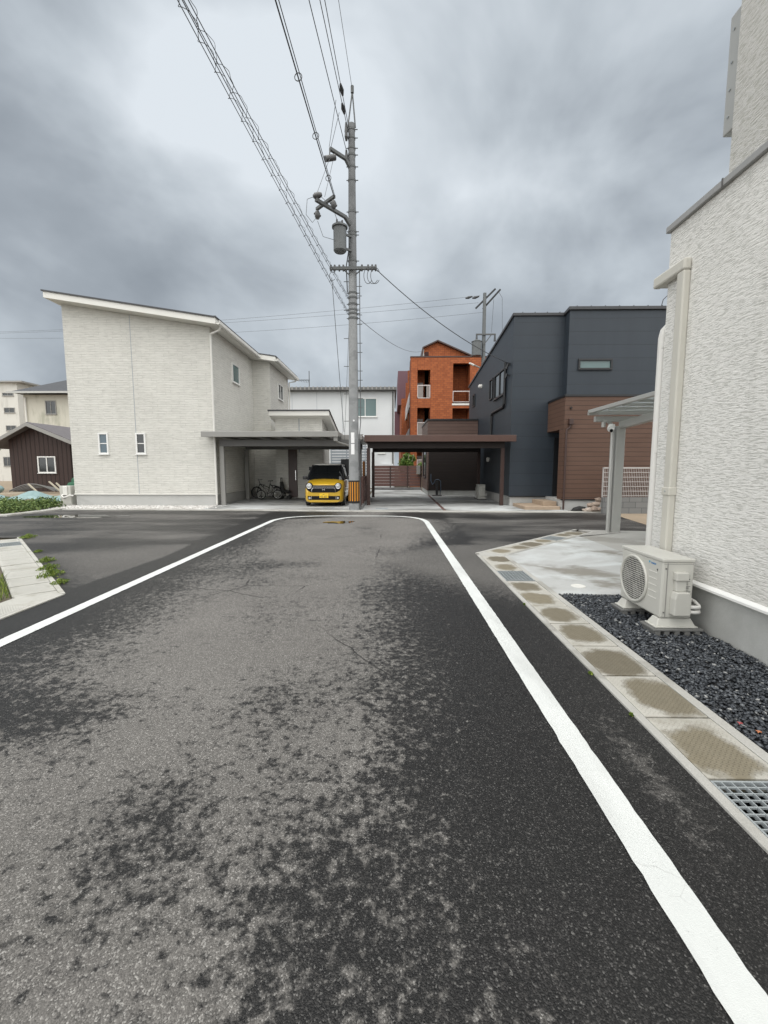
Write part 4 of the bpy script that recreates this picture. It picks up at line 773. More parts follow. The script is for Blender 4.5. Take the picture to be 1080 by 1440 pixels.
# air conditioner outdoor unit
def ac_unit(label):
    t=thing('outdoor_unit',label,'air conditioner',(2.56,4.17,0),'air conditioner outdoor units')
    x0,x1,y0,y1,z0,z1=2.42,2.70,3.83,4.51,.145,.69
    b=MB(); b.box(x0,x1,y0,y1,z0,z1-.03); bd=b.build('cabinet',Mt['cream_plastic'],t,bevel=.016)
    MB().box(x0-.006,x1+.004,y0-.006,y1+.006,z1-.032,z1).build('top_panel',Mt['cream_plastic'],t,bevel=.008)
    cy,cz,r=4.265,.405,.222
    MB().disc((x0-.0015,cy,cz),(-1,0,0),r,48).build('fan_recess',Mt['dark_void'],t)
    fb=MB()
    for k in range(3):
        a=2*math.pi*k/3+.4; pts=[]
        for q,rr in((-.5,.05),(-.75,r*.9),(.1,r*.93),(.45,.05)): pts.append((x0-.003,cy+rr*math.cos(a+q),cz+rr*math.sin(a+q)))
        fb.quad(*pts)
    fb.build('fan_blade',Mt['grey_metal_dark'],t)
    g_=MB(); g_.ring((x0-.008,cy,cz),(1,0,0),r,.014,56); rg=g_.build('fan_ring',Mt['cream_plastic'],t,smooth=True,ang=180)
    g_=MB(); k=-r
    n=22
    for i in range(1,n):
        z=-r+2*r*i/n; w=math.sqrt(max(0,r*r-z*z)); g_.tube([(x0-.012,cy-w,cz+z),(x0-.019,cy,cz+z),(x0-.012,cy+w,cz+z)],.0028,4)
    for i in range(1,18):
        y=-r+2*r*i/18; w=math.sqrt(max(0,r*r-y*y)); g_.tube([(x0-.013,cy+y,cz-w),(x0-.017,cy+y,cz),(x0-.013,cy+y,cz+w)],.0017,4)
    g_.build('fan_guard',Mt['cream_plastic'],t)
    l=MB()
    for z in(.545,.485,.425,.365,.305): l.box(x0-.003,x0-.0005,3.90,4.025,z-.0035,z+.0035)
    l.build('panel_ridge',Mt['white_trim'],t)
    s=MB(); s.box(x0+.04,x0+.048,y0-.003,y0+.003,z0+.01,z1-.04); s.box(x0+.012,x1-.01,y0-.0015,y0+.002,z1-.05,z1-.045); s.build('panel_seam',Mt['grey_metal'],t)
    sc=MB()
    for z in(.20,.60): sc.tube([(x0+.03,y0-.004,z),(x0+.03,y0+.002,z)],.007,10)
    sc.build('screw',Mt['grey_metal_dark'],t)
    c=MB(); c.box(2.515,2.625,y0-.055,y0+.002,.50,.575); c.box(2.525,2.615,y0-.038,y0+.002,.40,.498)
    cv=c.build('valve_cover',Mt['cream_plastic'],t,bevel=.008)
    c=MB(); c.prism([(2.515,.40),(2.625,.40),(2.645,.34),(2.645,.19),(2.50,.19),(2.50,.34)],y0-.075,y0+.002); c.build('valve_cover_base',Mt['cream_plastic'],cv,bevel=.008)
    p=MB()
    for dz,dx in((.265,0),(.22,.0)): p.tube([(2.64,y0-.045,dz),(2.69,y0-.05,dz-.002),(2.735,y0-.04,dz-.004),(2.76,y0,dz),(2.78,y0+.08,dz+.01),(2.79,y0+.25,dz+.02)],.017,10)
    p.build('pipe',Mt['white_pipe'],t,smooth=True)
    q=MB()
    rr=random.Random(3)
    for i in range(14): z=.55-.016*i; q.box(2.632,2.632+rr.uniform(.02,.046),y0-.0015,y0+.001,z,z+(.008 if i%5==3 else .004))
    q.build('spec_label',Mt['ink'],t)
    lg=MB(); text_mesh('DAIKIN',.023,lambda v:(x0-.0012-v.z,4.005-v.x,.612+v.y),lg); lg.build('lettering',Mt['logo_blue'],t)
    lg=MB(); lg.prism([(4.034,.633),(4.034,.609),(4.012,.633)],x0-.002,x0,'x'); lg.build('logo_mark',Mt['logo_cyan'],t)
    lg=MB(); lg.prism([(3.915,.578),(3.895,.586),(3.898,.56)],x0-.002,x0,'x'); lg.build('badge',Mt['ink'],t)
    for y in(3.885,4.425):
        f=MB()
        a=[(2.385,y-.075,.055),(2.735,y-.075,.055),(2.735,y+.075,.055),(2.385,y+.075,.055)]; b_=[(2.415,y-.045,.143),(2.705,y-.045,.143),(2.705,y+.045,.143),(2.415,y+.045,.143)]
        f.add([(x,y_,z+.02) if z<.1 else (x,y_,z) for x,y_,z in a]+b_,[(0,3,2,1),(4,5,6,7),(0,1,5,4),(1,2,6,5),(2,3,7,6),(3,0,4,7)]); f.box(2.37,2.75,y-.085,y+.085,.064,.078)
        f.build('support_foot',Mt['cream_plastic'],t,bevel=.006)
        g2=MB(); g2.box(2.34,2.78,y-.115,y+.115,.045,.063)
        for xx in(2.36,2.44,2.53,2.62,2.71): g2.box(xx,xx+.045,y-.11,y+.11,-.012,.045)
        g2.build('support_mat',Mt['rubber_mat'],t,bevel=.004)
    return t
ac=ac_unit('white air conditioner outdoor unit standing on dark pebbles beside the near house')
a2=copy_tree(ac); a2.location=(4.06,19.75,.036); a2['label']='pale outdoor unit in the dark brown carport beside the navy house wall'
# water tap in brown carport
t=thing('garden_tap','dark garden tap stand with coiled hose in the brown carport','tap',(2.35,22.3,.036))
MB().box(2.29,2.41,22.24,22.36,.036,.78).build('stand',Mt['black_frame'],t,bevel=.01)
MB().tube([(2.05,22.45,1.15),(2.05,22.4,.8),(2.12,22.3,.62),(2.2,22.25,.7),(2.25,22.22,.85),(2.4,22.2,.88),(2.52,22.2,.8),(2.54,22.2,.4),(2.5,22.2,.06)],.02,8).build('hose',Mt['blue_plastic'],t,smooth=True)
MB().box(2.12,2.58,22.1,22.5,.036,.09).build('basin',Mt['grey_metal_dark'],t,bevel=.01)

# ------------------------------------------------------------------ carport/canopy beside the near house
K=thing('carport','pale aluminium carport behind the near white house','carport',(5.2,10,0))
m=MB(); m.prism([(4.46,2.735),(9.5,2.78),(9.5,2.80),(4.46,2.755)],5.6,9.95); g=NG('translucent_roof_sheet'); rf=m.build('roof',g.done((.78,.82,.82),.55,trans=.75),K)
m=MB(); m.prism([(4.42,2.70),(4.50,2.70),(4.50,2.775),(4.42,2.775)],5.55,10.0); m.prism([(4.42,2.66),(9.5,2.71),(9.5,2.79),(4.42,2.74)],9.955,10.02); m.build('roof_frame',Mt['silver_metal'],rf,bevel=.006)
m=MB()
for y in np.arange(5.9,9.9,.55): m.prism([(4.5,2.68),(9.5,2.725),(9.5,2.775),(4.5,2.73)],y,y+.04)
m.build('rafter',Mt['silver_metal'],rf)
m=MB(); m.prism([(10.0,2.36),(10.0,2.52),(6.2,2.70),(6.2,2.56)],5.12,5.24,'x'); m.build('beam',Mt['silver_metal'],K,bevel=.006)
m=MB(); m.box(5.06,5.26,9.95,10.11,-.02,2.42); m.build('post',Mt['silver_metal'],K,bevel=.01)
m=MB(); m.box(4.6,9.4,10.0,10.1,2.52,2.64); m.build('gutter',Mt['silver_metal'],K,bevel=.006)
downpipe(K,[(4.80,10.04,2.54),(4.80,10.04,2.40)],.045,'silver_metal','gutter_outlet')
downpipe(K,[(4.86,10.05,2.55),(4.95,10.05,2.5),(5.0,10.02,2.40),(4.99,9.99,2.2),(4.99,9.99,0)],.042,'silver_metal')
t=thing('security_camera','small white dome security camera on the pale carport post','security camera',(4.93,9.86,2.33))
MB().box(4.84,4.97,9.84,9.93,2.36,2.45).build('mount',Mt['white_frame'],t,bevel=.02); MB().tube([(4.88,9.86,2.36),(4.85,9.80,2.35),(4.83,9.74,2.33)],[.06,.075,.065],14).build('housing',Mt['white_frame'],t,smooth=True); MB().tube([(4.835,9.745,2.30),(4.83,9.725,2.295)],.035,12).build('lens',Mt['glass_car'],t)

# ------------------------------------------------------------------ distant buildings
G_=thing('house','pale grey two-storey house with dark eaves behind the utility pole','house',(-3.5,34,0))
MB().box(-9,.24,32,41,-.03,6.95).build('wall',Mt['grey_panel'],G_)
m=MB(); m.box(-9.3,.38,31.5,41.4,6.96,7.16); rf=m.build('roof',Mt['grey_metal_dark'],G_)
m=MB()
for x in np.arange(-9.2,.3,.3): m.box(x,x+.1,31.46,31.5,6.98,7.2)
m.build('roof_ridge',Mt['grey_metal'],rf)
mpG=mapper('front',32); window(G_,mpG,-2.75,-1.02,5.12,6.48,'white_frame','glass_teal',.07,mull=1); 
window(G_,mpG,-.95,-.45,2.5,3.6,'white_frame','curtain',.05)
m=MB(); m.tube([(.12,31.94,6.9),(.12,31.94,.1)],.05,8); m.build('downpipe',Mt['grey_metal_dark'],G_)
m=MB()
for x in(-7.2,-5.4,-3.55): m.box(x,x+.02,31.992,32.0,.1,6.9)
m.build('panel_joint',Mt['louvre_grey'],G_)
MB().box(-.75,.15,31.7,31.98,.0,1.75).build('porch_panel',Mt['grey_panel'],G_,bevel=.02)
t=thing('tv_antenna','thin rooftop aerial on the pale grey house','antenna',(-6.1,33,7.1))
MB().tube([(-6.1,33,7.1),(-6.1,33,8.6)],.03,6).build('mast',Mt['wire_grey'],t)
m=MB(); m.tube([(-7.05,33,7.95),(-6.05,33,7.95)],.02,6)
for i in range(8): x=-7.0+.12*i; m.tube([(x,32.75,7.95),(x,33.25,7.95)],.012,4); m.tube([(x-.05,33,7.95-.08-.02*i),(x+.02,33,7.95)],.014,4)
m.build('boom',Mt['wire_grey'],t)
# orange brick apartments
Ap=thing('apartment_building','orange brick apartment block with recessed balconies and gabled top','apartment building',(5,38,0))
X0,Y0=1.47,34.0
def wallcut(mb,x0,x1,z0,z1,holes,y0,y1):
    xs=sorted({x0,x1,*[h[0] for h in holes],*[h[1] for h in holes]}); zs=sorted({z0,z1,*[h[2] for h in holes],*[h[3] for h in holes]})
    for a,b in zip(xs,xs[1:]):
        for c,d in zip(zs,zs[1:]):
            if any(h[0]<=a and b<=h[1] and h[2]<=c and d<=h[3] for h in holes): continue
            mb.box(a,b,y0,y1,c,d)
holes=[(2.0,2.98,6.75,8.88),(2.0,2.98,3.95,6.05),(2.0,2.98,1.1,3.2),(4.70,6.0,6.3,9.35),(4.70,6.0,3.4,6.0)]
m=MB(); wallcut(m,X0,9.5,-.03,9.8,holes,Y0,Y0+.35); m.box(X0,9.5,35.6,36.0,-.03,9.5); m.box(6.0,6.3,34.35,35.6,-.03,9.5)
m.build('wall',Mt['brick'],Ap)
m=MB(); m.box(X0+.02,9.5,Y0+.35,35.6,9.5,9.78)
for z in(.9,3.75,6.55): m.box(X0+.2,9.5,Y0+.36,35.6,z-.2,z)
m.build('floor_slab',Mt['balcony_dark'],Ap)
m=MB(); m.box(X0-.03,9.5,Y0-.03,Y0+.4,9.80,9.88); m.build('parapet_cap',Mt['brown_metal'],Ap)
def rail(x0,x1,z0,z1,sheet=True):
    m=MB(); m.box(x0,x1,Y0-.03,Y0+.02,z1-.07,z1); m.box(x0,x1,Y0-.02,Y0+.02,z0,z0+.05); m.box(x0,x0+.05,Y0-.02,Y0+.02,z0,z1); m.box(x1-.05,x1,Y0-.02,Y0+.02,z0,z1); r=m.build('balcony_rail',Mt['pink_rail'],Ap)
    if not sheet: return
    m=MB(); m.box(x0+.05,x0+(x1-x0)*.45,Y0+.0,Y0+.012,z0+.05,z1-.07); m.box(x0+(x1-x0)*.7,x1-.05,Y0+.0,Y0+.012,z0+.05,z1-.07); m.build('privacy_sheet',Mt['sheet_grey'],r)
rail(2.0,2.98,6.75,7.75); rail(2.0,2.98,3.95,4.95); rail(4.70,6.0,6.45,7.3,False); rail(2.0,2.98,1.1,2.1)
m=MB(); m.box(4.65,6.1,Y0-.04,Y0+.0,6.22,6.36); m.build('balcony_edge',Mt['white_trim'],Ap)
for z in(6.8,4.0,1.1): 
    m=MB(); m.box(2.06,2.5,35.0,35.3,z,z+1.3); m.build('balcony_clutter',Mt['sheet_grey'],Ap)
# side facing left with balconies running back
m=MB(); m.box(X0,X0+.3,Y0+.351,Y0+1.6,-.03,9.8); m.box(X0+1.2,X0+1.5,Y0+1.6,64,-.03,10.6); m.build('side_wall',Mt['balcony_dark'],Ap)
for k,y in enumerate((39,44.5,50,55.5)):
    MB().box(X0-.02,X0+1.2,y,y+.35,-.03,9.9).build('side_fin',Mt['brick'],Ap)
for z in(3.7,6.5):
    m=MB(); m.box(X0-.03,X0+1.2,Y0+1.6,60,z-.2,z); m.build('balcony_slab',Mt['white_trim'],Ap)
    m=MB(); m.box(X0-.02,X0+.04,Y0+1.6,60,z,z+.95); m.build('side_rail',Mt['pink_rail'],Ap)
m=MB(); m.box(X0-.4,X0+1.2,46,60,-.03,8.6); m.build('rear_block',Mt['brick'],Ap)
MB().box(X0-.75,X0+1.0,48,58,8.2,11.8).build('purple_block',Mt['purple'],Ap)
MB().box(X0-1.1,X0-.4,55,60,4.0,8.4).build('purple_panel',Mt['purple'],Ap)
gp=[(2.42,9.7),(2.75,11.55),(3.9,12.08),(9.8,9.5),(9.8,9.4)]
m=MB(); m.prism([(2.75,9.3),(2.75,11.5),(3.9,12.02),(9.6,9.55),(9.6,9.3)],38,48); m.build('gable',Mt['brick'],Ap)
m=MB(); pr=[(2.40,9.75),(2.62,11.55),(3.9,12.13),(9.9,9.55)]; pi=[(2.52,9.75),(2.72,11.49),(3.9,12.015),(9.9,9.44)]
m.prism(pr+pi[::-1],37.7,48.2); m.build('gable_roof',Mt['brown_metal'],Ap)
m=MB(); m.prism([(2.53,9.7),(2.73,11.4),(2.76,11.4),(2.76,9.7)],37.9,38.05); m.build('gable_edge',Mt['white_trim'],Ap)
# left background
S=thing('shed','dark brown ribbed metal shed with gable roof and white window','shed',(-21.3,29,0))
m=MB(); m.prism([(-23.0,-.03),(-19.3,-.03),(-19.3,3.05),(-21.35,3.92),(-23.0,3.15)],26,33); m.build('wall',Mt['shed'],S)
m=MB(); m.prism([(-24.0,2.62),(-21.35,3.98),(-18.4,2.76),(-18.4,2.92),(-21.35,4.14),(-24.0,2.78)],25.45,33.5); rf=m.build('roof',Mt['grey_tile'],S)
m=MB(); m.prism([(-24.05,2.52),(-21.35,3.90),(-18.35,2.66),(-18.35,2.86),(-21.35,4.10),(-24.05,2.72)],25.38,25.45); m.build('barge_board',Mt['grey_metal'],rf)
window(S,mapper('front',26),-21.3,-20.2,1.15,2.15,'white_frame','glass',.07,mull=1,dep=.06)
S=thing('house','weathered beige house with hipped slate roof behind the brown shed','house',(-25,36,0))
m=MB(); m.box(-28.6,-20,34,42,-.03,7.1); m.box(-30.2,-28.6,36,42,-.03,6.7); m.build('wall',Mt['beige'],S)
m=MB(); m.add([(-29.2,33.3,7.2),(-19,33.3,7.2),(-19,43,7.2),(-29.2,43,7.2),(-26.2,37,9.0),(-22,37,9.0)],[(0,1,5,4),(1,2,5),(2,3,4,5),(3,0,4),(3,2,1,0)]); rf=m.build('roof',Mt['slate_roof'],S)
MB().box(-29.25,-18.9,33.2,33.3,7.10,7.24).build('eaves_board',Mt['silver_metal'],rf)
window(S,mapper('front',34),-26.9,-26.05,5.6,6.65,'grey_metal','glass',.06,mull=1)
m=MB(); m.tube([(-28.4,33.9,6.9),(-28.4,33.9,.1)],.06,6); m.build('downpipe',Mt['white_trim'],S)
MB().box(-26.5+.95+.6,-26.5+1.2+.6,33.85,34,6.7,7.0).build('vent_hood',Mt['white_trim'],S)
S=thing('apartment_building','weathered white apartment block at the far left edge','apartment building',(-43,48,0))
m=MB(); m.box(-46,-39.3,46,58,-.03,10.3); m.box(-39.3,-35,49,58,-.03,9.8); m.build('wall',Mt['apt_white'],S)
m=MB(); m.box(-46.3,-38.4,45.6,58.3,10.3,10.45); m.build('roof',Mt['grey_metal'],S)
mpS=mapper('front',46)
for z0,z1,x0,x1 in((8.95,9.3,-40.9,-39.7),(7.2,7.75,-40.85,-39.7),(5.35,5.9,-40.8,-39.7),(1.6,2.6,-41.4,-40.5),(3.4,4.1,-42.6,-41.6),(6.6,8.0,-43.5,-41.8)): window(S,mpS,x0,x1,z0,z1,'grey_metal','glass',.06,mull=1)
# far fence and shrubs behind the brown carport drive
t=thing('slat_fence','brown horizontal board fence at the end of the right driveway','fence',(.4,28,0))
m=MB()
for i,z in enumerate(np.arange(.28,1.55,.19)): m.box(-1.25,1.95,28.02,28.05,z,z+.178)
m.build('slats',Mt['fence_brown'],t)
for x in(-1.15,-.05,1.05,1.9): MB().box(x-.04,x+.04,27.97,28.02,.05,1.6).build('post',Mt['brown_metal'],t)
MB().box(-1.25,1.95,27.95,28.1,-.03,.2).build('base_block',Mt['block'],t)
tag(MB().box(1.62,1.85,27.7,27.95,1.05,1.6).build('utility_box',Mt['grey_metal'],loc=(1.73,27.8,1.05),bevel=.02),'small grey box on the end of the far brown board fence','utility box')
def shrub(x,y,h,w,n,lb):
    t=thing('shrub',lb,'shrub',(x,y,0),'shrubs behind the far fence')
    m=MB()
    for k in range(4): a=k*1.6; m.tube([(x,y,0),(x+.15*math.cos(a),y+.15*math.sin(a),h*.5),(x+w*.5*math.cos(a),y+.3*math.sin(a),h*.9)],[.05,.035,.01],6)
    m.build('stem',Mt['timber'],t)
    cs=[(x+random.uniform(-w,w)*.6,y+random.uniform(-w,w)*.5,random.uniform(h*.45,h*.85),random.uniform(.25,.45)*w) for _ in range(9)]
    def s_():
        c=random.choice(cs)
        while True:
            v=Vector([random.uniform(-1,1) for _ in range(3)])
            if .5<v.length<1: break
        return (c[0]+v.x*c[3],c[1]+v.y*c[3],c[2]+v.z*c[3])
    leaf_mass(n,s_,.13,.2).build('foliage',Mt['shrub'],t)
shrub(1.15,29.6,2.65,.75,2600,'bright green shrub behind the far brown fence at the apartment corner'); shrub(2.15,30.2,2.1,.4,900,'small green shrub in the gap beside the brown wing')
# debris in the yard
t=thing('hose_coil','bent grey plastic pipes lying in front of the brown shed','pipes',(-20,24.5,0)); m=MB()
for k in range(5):
    y=24.2+.12*k; m.tube([(-21.6+.1*k+2.6*u,y,.15+(.40-.05*k)*math.sin(math.pi*u)) for u in np.linspace(0,1,14)],.04,6)
m.build('pipe',Mt['grey_metal_dark'],t,smooth=True)
v=IV*(1+rng.normal(0,.2,(12,1)))*np.array([1.15,.6,.42]); mb=MB(); mb.v=[(-20.2+a,21.3+b,.3+c) for a,b,c in v]; mb.f=[tuple(q) for q in IF.tolist()]; o=mb.build('tarpaulin',Mt['tarp'],loc=(-20.2,21.3,0),smooth=True,ang=180); o.modifiers.new('s','SUBSURF').render_levels=2; tag(o,'crumpled pale blue tarpaulin heap at the left edge of the yard','tarpaulin')
mb=MB(); xs=np.linspace(-17.2,-13.6,14); ys=np.linspace(17.3,19.2,8)
for i,x in enumerate(xs):
    for j,y in enumerate(ys): mb.v.append((x,y,.33+.14*math.sin(x*3.1+y*2)+.08*math.sin(y*7+x)-.10*abs(j-4)/2))
for i in range(13):
    for j in range(7): a=i*8+j; mb.f.append((a,a+8,a+9,a+1))
o=mb.build('tarpaulin',Mt['tarp'],loc=(-15.4,18.3,0),smooth=True,ang=180); so=o.modifiers.new('t','SOLIDIFY'); so.thickness=.03; tag(o,'long pale blue tarpaulin spread over debris before the shed','tarpaulin')
mb=MB()
for k in range(3): mb.tube([(-15.6+2.6*u,20.6+.3*k,.30+.22*k+.06*math.sin(8*u)) for u in np.linspace(0,1,10)],[.26]*10,10)
tag(mb.build('green_netting',Mt['green_net'],loc=(-14.3,20.9,0),smooth=True,ang=60),'dark green netting rolls piled in front of the brown shed','netting')
for i,(p,q,lb) in enumerate((((-15.3,19.2,.86),(-14.6,19.0,.38),'longest pale timber stick leaning on the green netting'),((-14.9,19.1,.80),(-14.35,18.9,.40),'short pale timber stick at the right end of the netting'),((-16.6,19.6,.74),(-16.0,19.4,.35),'pale timber stick leaning left of the green netting'),((-20.0,19.8,.2),(-16.8,19.6,.34),'long pale plank lying flat in front of the shed'))):
    tag(MB().bar(p,q,.055,.05).build('timber_stick',Mt['timber'],loc=tuple((Vector(p)+Vector(q))/2)),lb,'timber','timber pieces in the yard')

# ------------------------------------------------------------------ main utility pole
PX,PY=-1.27,14.9
P=thing('utility_pole','tall grey utility pole with transformer and striped sleeve by the yellow car','utility pole',(PX,PY,0))
def prad(z): return .183-.0065*z
MB().tube([(PX,PY,7.9),(PX,PY,12.3)],[prad(7.9)+.004,prad(12.3)],24).build('upper_shaft',concrete('upper_pole_concrete',(.125,.13,.133),(.185,.19,.195),(.09,.093,.096),3,.5),P,smooth=True)
MB().tube([(PX,PY,-.2),(PX,PY,7.9)],[prad(0),prad(7.9)],24).build('shaft',concrete('pole_concrete',(.22,.227,.23),(.32,.327,.33),(.16,.165,.17),3,.5),P,smooth=True)
for z in(6.35,6.5,6.62,6.8,7.0,7.15,8.15,8.95,9.05,9.65,10.6,11.0,11.35,11.55,11.85,12.1): 
    m=MB(); m.tube([(PX,PY,z),(PX,PY,z+.06)],prad(z)+.014,16); m.tube([(PX+prad(z),PY-.02,z+.03),(PX+prad(z)+.09,PY-.02,z+.03)],.014,6); m.tube([(PX-prad(z)-.06,PY-.02,z+.03),(PX-prad(z),PY-.02,z+.03)],.014,6); m.build('band',Mt['pole_steel'],P)
k=0
for z in np.arange(2.6,7.9,.45):
    s=1 if k%2==0 else -1; k+=1
    MB().tube([(PX+s*(prad(z)-.02),PY,z),(PX+s*(prad(z)+.16),PY,z)],.011,6).build('step_bolt',Mt['pole_steel'],P)
for z in np.arange(3.6,7.6,.9): MB().tube([(PX+prad(z)-.02,PY,z+.2),(PX+prad(z)+.16,PY,z+.2)],.011,6).build('step_bolt',Mt['pole_steel'],P)
MB().tube([(PX+.17+.04,PY-.05,.0),(PX+.17+.03,PY-.05,2.6),(PX+.12+.12,PY-.05,3.0),(PX+.12+.11,PY-.05,7.9)],.014,6).build('ground_cable',Mt['wire_grey'],P,smooth=True)
MB().tube([(PX-.06,PY-.02,9.0),(PX-.12,PY-.12,8.4),(PX-.2,PY-.06,8.0),(PX-.17,PY-.05,7.2)],.018,6).build('jumper_cable',Mt['wire'],P,smooth=True)
sl=MB().tube([(PX,PY,.27),(PX,PY,1.05)],prad(.6)+.008,24).build('warning_sleeve',Mt['black_rubber'],P,smooth=True)
m=MB(); r=prad(.6)+.012
for i in range(14):
    a=2*math.pi*i/14; pts=[(PX+r*math.cos(a+d),PY+r*math.sin(a+d)) for d in(-.095,0,.095)]
    m.add([(x,y,z) for z in(.35,1.0) for x,y in pts],[(0,1,4,3),(1,2,5,4)])
m.build('yellow_stripe',Mt['orange_sleeve'],sl)
for z0,z1 in((1.93,2.28),(2.31,2.66)):
    m=MB(); r=prad(2.2)+.004; pts=[(PX+r*math.cos(R(-98+d)),PY+r*math.sin(R(-98+d))) for d in(-20,-10,0,10,20)]
    m.add([(x,y,z) for z in(z0,z1) for x,y in pts],[(i,i+1,i+6,i+5) for i in range(4)]); m.build('reflective_sticker',Mt['sticker'],P)
MB().tube([(PX+.02,PY-.19,3.05),(PX+.02,PY-.2,3.05)],.03,10).build('tag_plate',Mt['sticker'],P)
# top fittings
m=MB(); m.tube([(PX-.12,PY,12.2),(PX+.03,PY,13.25)],.022,6); m.tube([(PX+.12,PY,12.2),(PX+.03,PY,13.25)],.022,6); m.tube([(PX-.12,PY,12.3),(PX+.12,PY,12.3)],.022,6); m.tube([(PX+.03,PY,13.2),(PX+.03,PY,13.4)],.05,8); m.build('earth_wire_bracket',Mt['pole_steel'],P)
for z,dx in((12.05,-.16),(11.25,-.16),(11.9,-.16)): MB().tube([(PX+dx,PY-.08,z-.15),(PX+dx,PY-.12,z-.05),(PX+dx,PY-.14,z+.2)],[.03,.055,.03],8).build('insulator',Mt['porcelain'],P)
# upper arm
e1=(-1.89,14.32,11.2)
m=MB(); m.bar((PX,PY,11.1),(PX-.06,PY-.05,10.95),.1); m.bar((PX-.05,PY-.05,10.98),(PX-.18,PY-.16,11.18),.09); m.bar((PX-.16,PY-.14,11.18),e1,.09); m.build('upper_arm',Mt['pole_steel'],P)
MB().tube([(e1[0]-.02,e1[1],e1[2]-.30),(e1[0]+.12,e1[1]-.3,e1[2]-.30)] if False else [(-2.02,14.2,10.83),(-1.74,14.35,10.97)],.085,12).build('insulator',Mt['porcelain'],P,smooth=True); MB().tube([(-1.88,14.3,11.2),(-1.9,14.28,10.95)],.02,6).build('hanger',Mt['pole_steel'],P)
# lower arm with cross piece
e2=(-2.25,13.72,9.4)
m=MB(); m.bar((PX,PY,9.2),(PX-.08,PY-.09,9.3),.11); m.bar((PX-.06,PY-.07,9.25),(PX-.2,PY-.22,9.42),.1); m.bar((PX-.18,PY-.2,9.42),e2,.09); m.bar((-2.34,14.42,9.52),(-1.70,13.78,9.52),.08); m.build('lower_arm',Mt['pole_steel'],P)
for c,d in(((-2.2,13.75,9.53),(.2,.05,.08)),((-1.72,13.72,9.25),(.0,.02,-.18)),((-2.25,14.0,9.12),(0,.02,-.18))):
    a=Vector(c)-Vector(d)*.6;b=Vector(c)+Vector(d)*.6
    m=MB(); m.tube([a,a.lerp(b,.3),a.lerp(b,.7),b],[.05,.085,.085,.05],10); m.tube([a.lerp(b,.5)+Vector((-.1,0,.05)),a.lerp(b,.5)+Vector((.1,0,-.03))],.03,6); m.build('insulator',Mt['porcelain'],P,smooth=True)
# transformer
tx,ty=PX-.36,14.5
T=MB().tube([(tx,ty,8.28),(tx,ty,8.32),(tx,ty,9.0)],[.17,.205,.205],20).build('transformer',Mt['transformer_grey'],P,smooth=True)
MB().tube([(tx,ty,9.0),(tx,ty,9.05),(tx,ty,9.09)],[.25,.25,.14],20).build('lid',Mt['transformer_grey'],T,smooth=True)
for dx,dy in((-.08,-.08),(.08,-.02),(.02,.1)): MB().tube([(tx+dx,ty+dy,9.05),(tx+dx,ty+dy,9.22)],[.04,.025],8).build('bushing',Mt['porcelain'],T)
m=MB()
for z in(8.45,8.88): m.bar((tx+.1,ty+.1,z),(PX,PY-.1,z),.06)
m.build('mounting',Mt['pole_steel'],T)
# secondary crossarm
m=MB(); m.box(-1.98,-.48,PY-.25,PY-.17,7.83,7.92); m.bar((-1.55,PY-.2,7.85),(PX,PY-.12,7.62) if False else (PX-.1,PY-.15,7.70),.03); m.bar((-.95,PY-.2,7.85),(PX+.1,PY-.15,7.70),.03); m.build('crossarm',Mt['pole_steel'],P)
for x in(-1.95,-1.83,-1.68,-1.55,-.95,-.75,-.62,-.51): MB().tube([(x,PY-.21,7.78),(x,PY-.21,7.84),(x,PY-.21,7.98)],[.02,.045,.03],8).build('insulator',Mt['porcelain'],P)
m=MB()
for x,w in((-.75,.28),(-.6,.36),(-.52,.3)): m.tube([(x+w*.5*math.cos(a)-.0,PY-.25,7.68+.25*math.sin(a)-.05) for a in np.linspace(.5,5.7,14)],.010,5)
m.tube([(-1.9+.10*math.cos(a),PY-.25,7.62+.13*math.sin(a)) for a in np.linspace(.8,5.6,12)],.009,5)
m.build('cable_loop',Mt['wire'],P,smooth=True)
m=MB(); m.tube([(-2.3,13.75,9.5),(-2.5,13.7,9.4),(-2.55,13.75,9.0),(-2.4,13.95,8.88),(-2.28,14.0,9.05)],.008,5); m.tube([(-2.25,14.0,8.95),(-2.1,14.1,8.55),(-1.8,14.4,8.6),(tx-.16,ty,8.75)],.008,5); m.tube([(-1.72,13.72,9.1),(-1.65,14.1,8.98),(tx+.05,ty,9.2)],.008,5); m.tube([(-2.1,13.75,9.5),(-1.9,13.7,9.3),(-1.72,13.7,9.3)],.008,5); m.build('lead_wire',Mt['wire_grey'],P,smooth=True)
m=MB(); m.tube([(-1.88,14.2,10.85),(-2.2,13.72,9.6)],.007,4); m.tube([(-1.78,14.3,10.9),(-2.0,13.85,9.55)],.007,4); m.tube([(-1.9,14.25,11.2),(-1.58,13.4,11.85)],.007,4); m.tube([(-1.85,14.28,11.22),(-1.50,13.5,11.6)],.007,4); m.build('jumper_cable',Mt['wire_grey'],P)

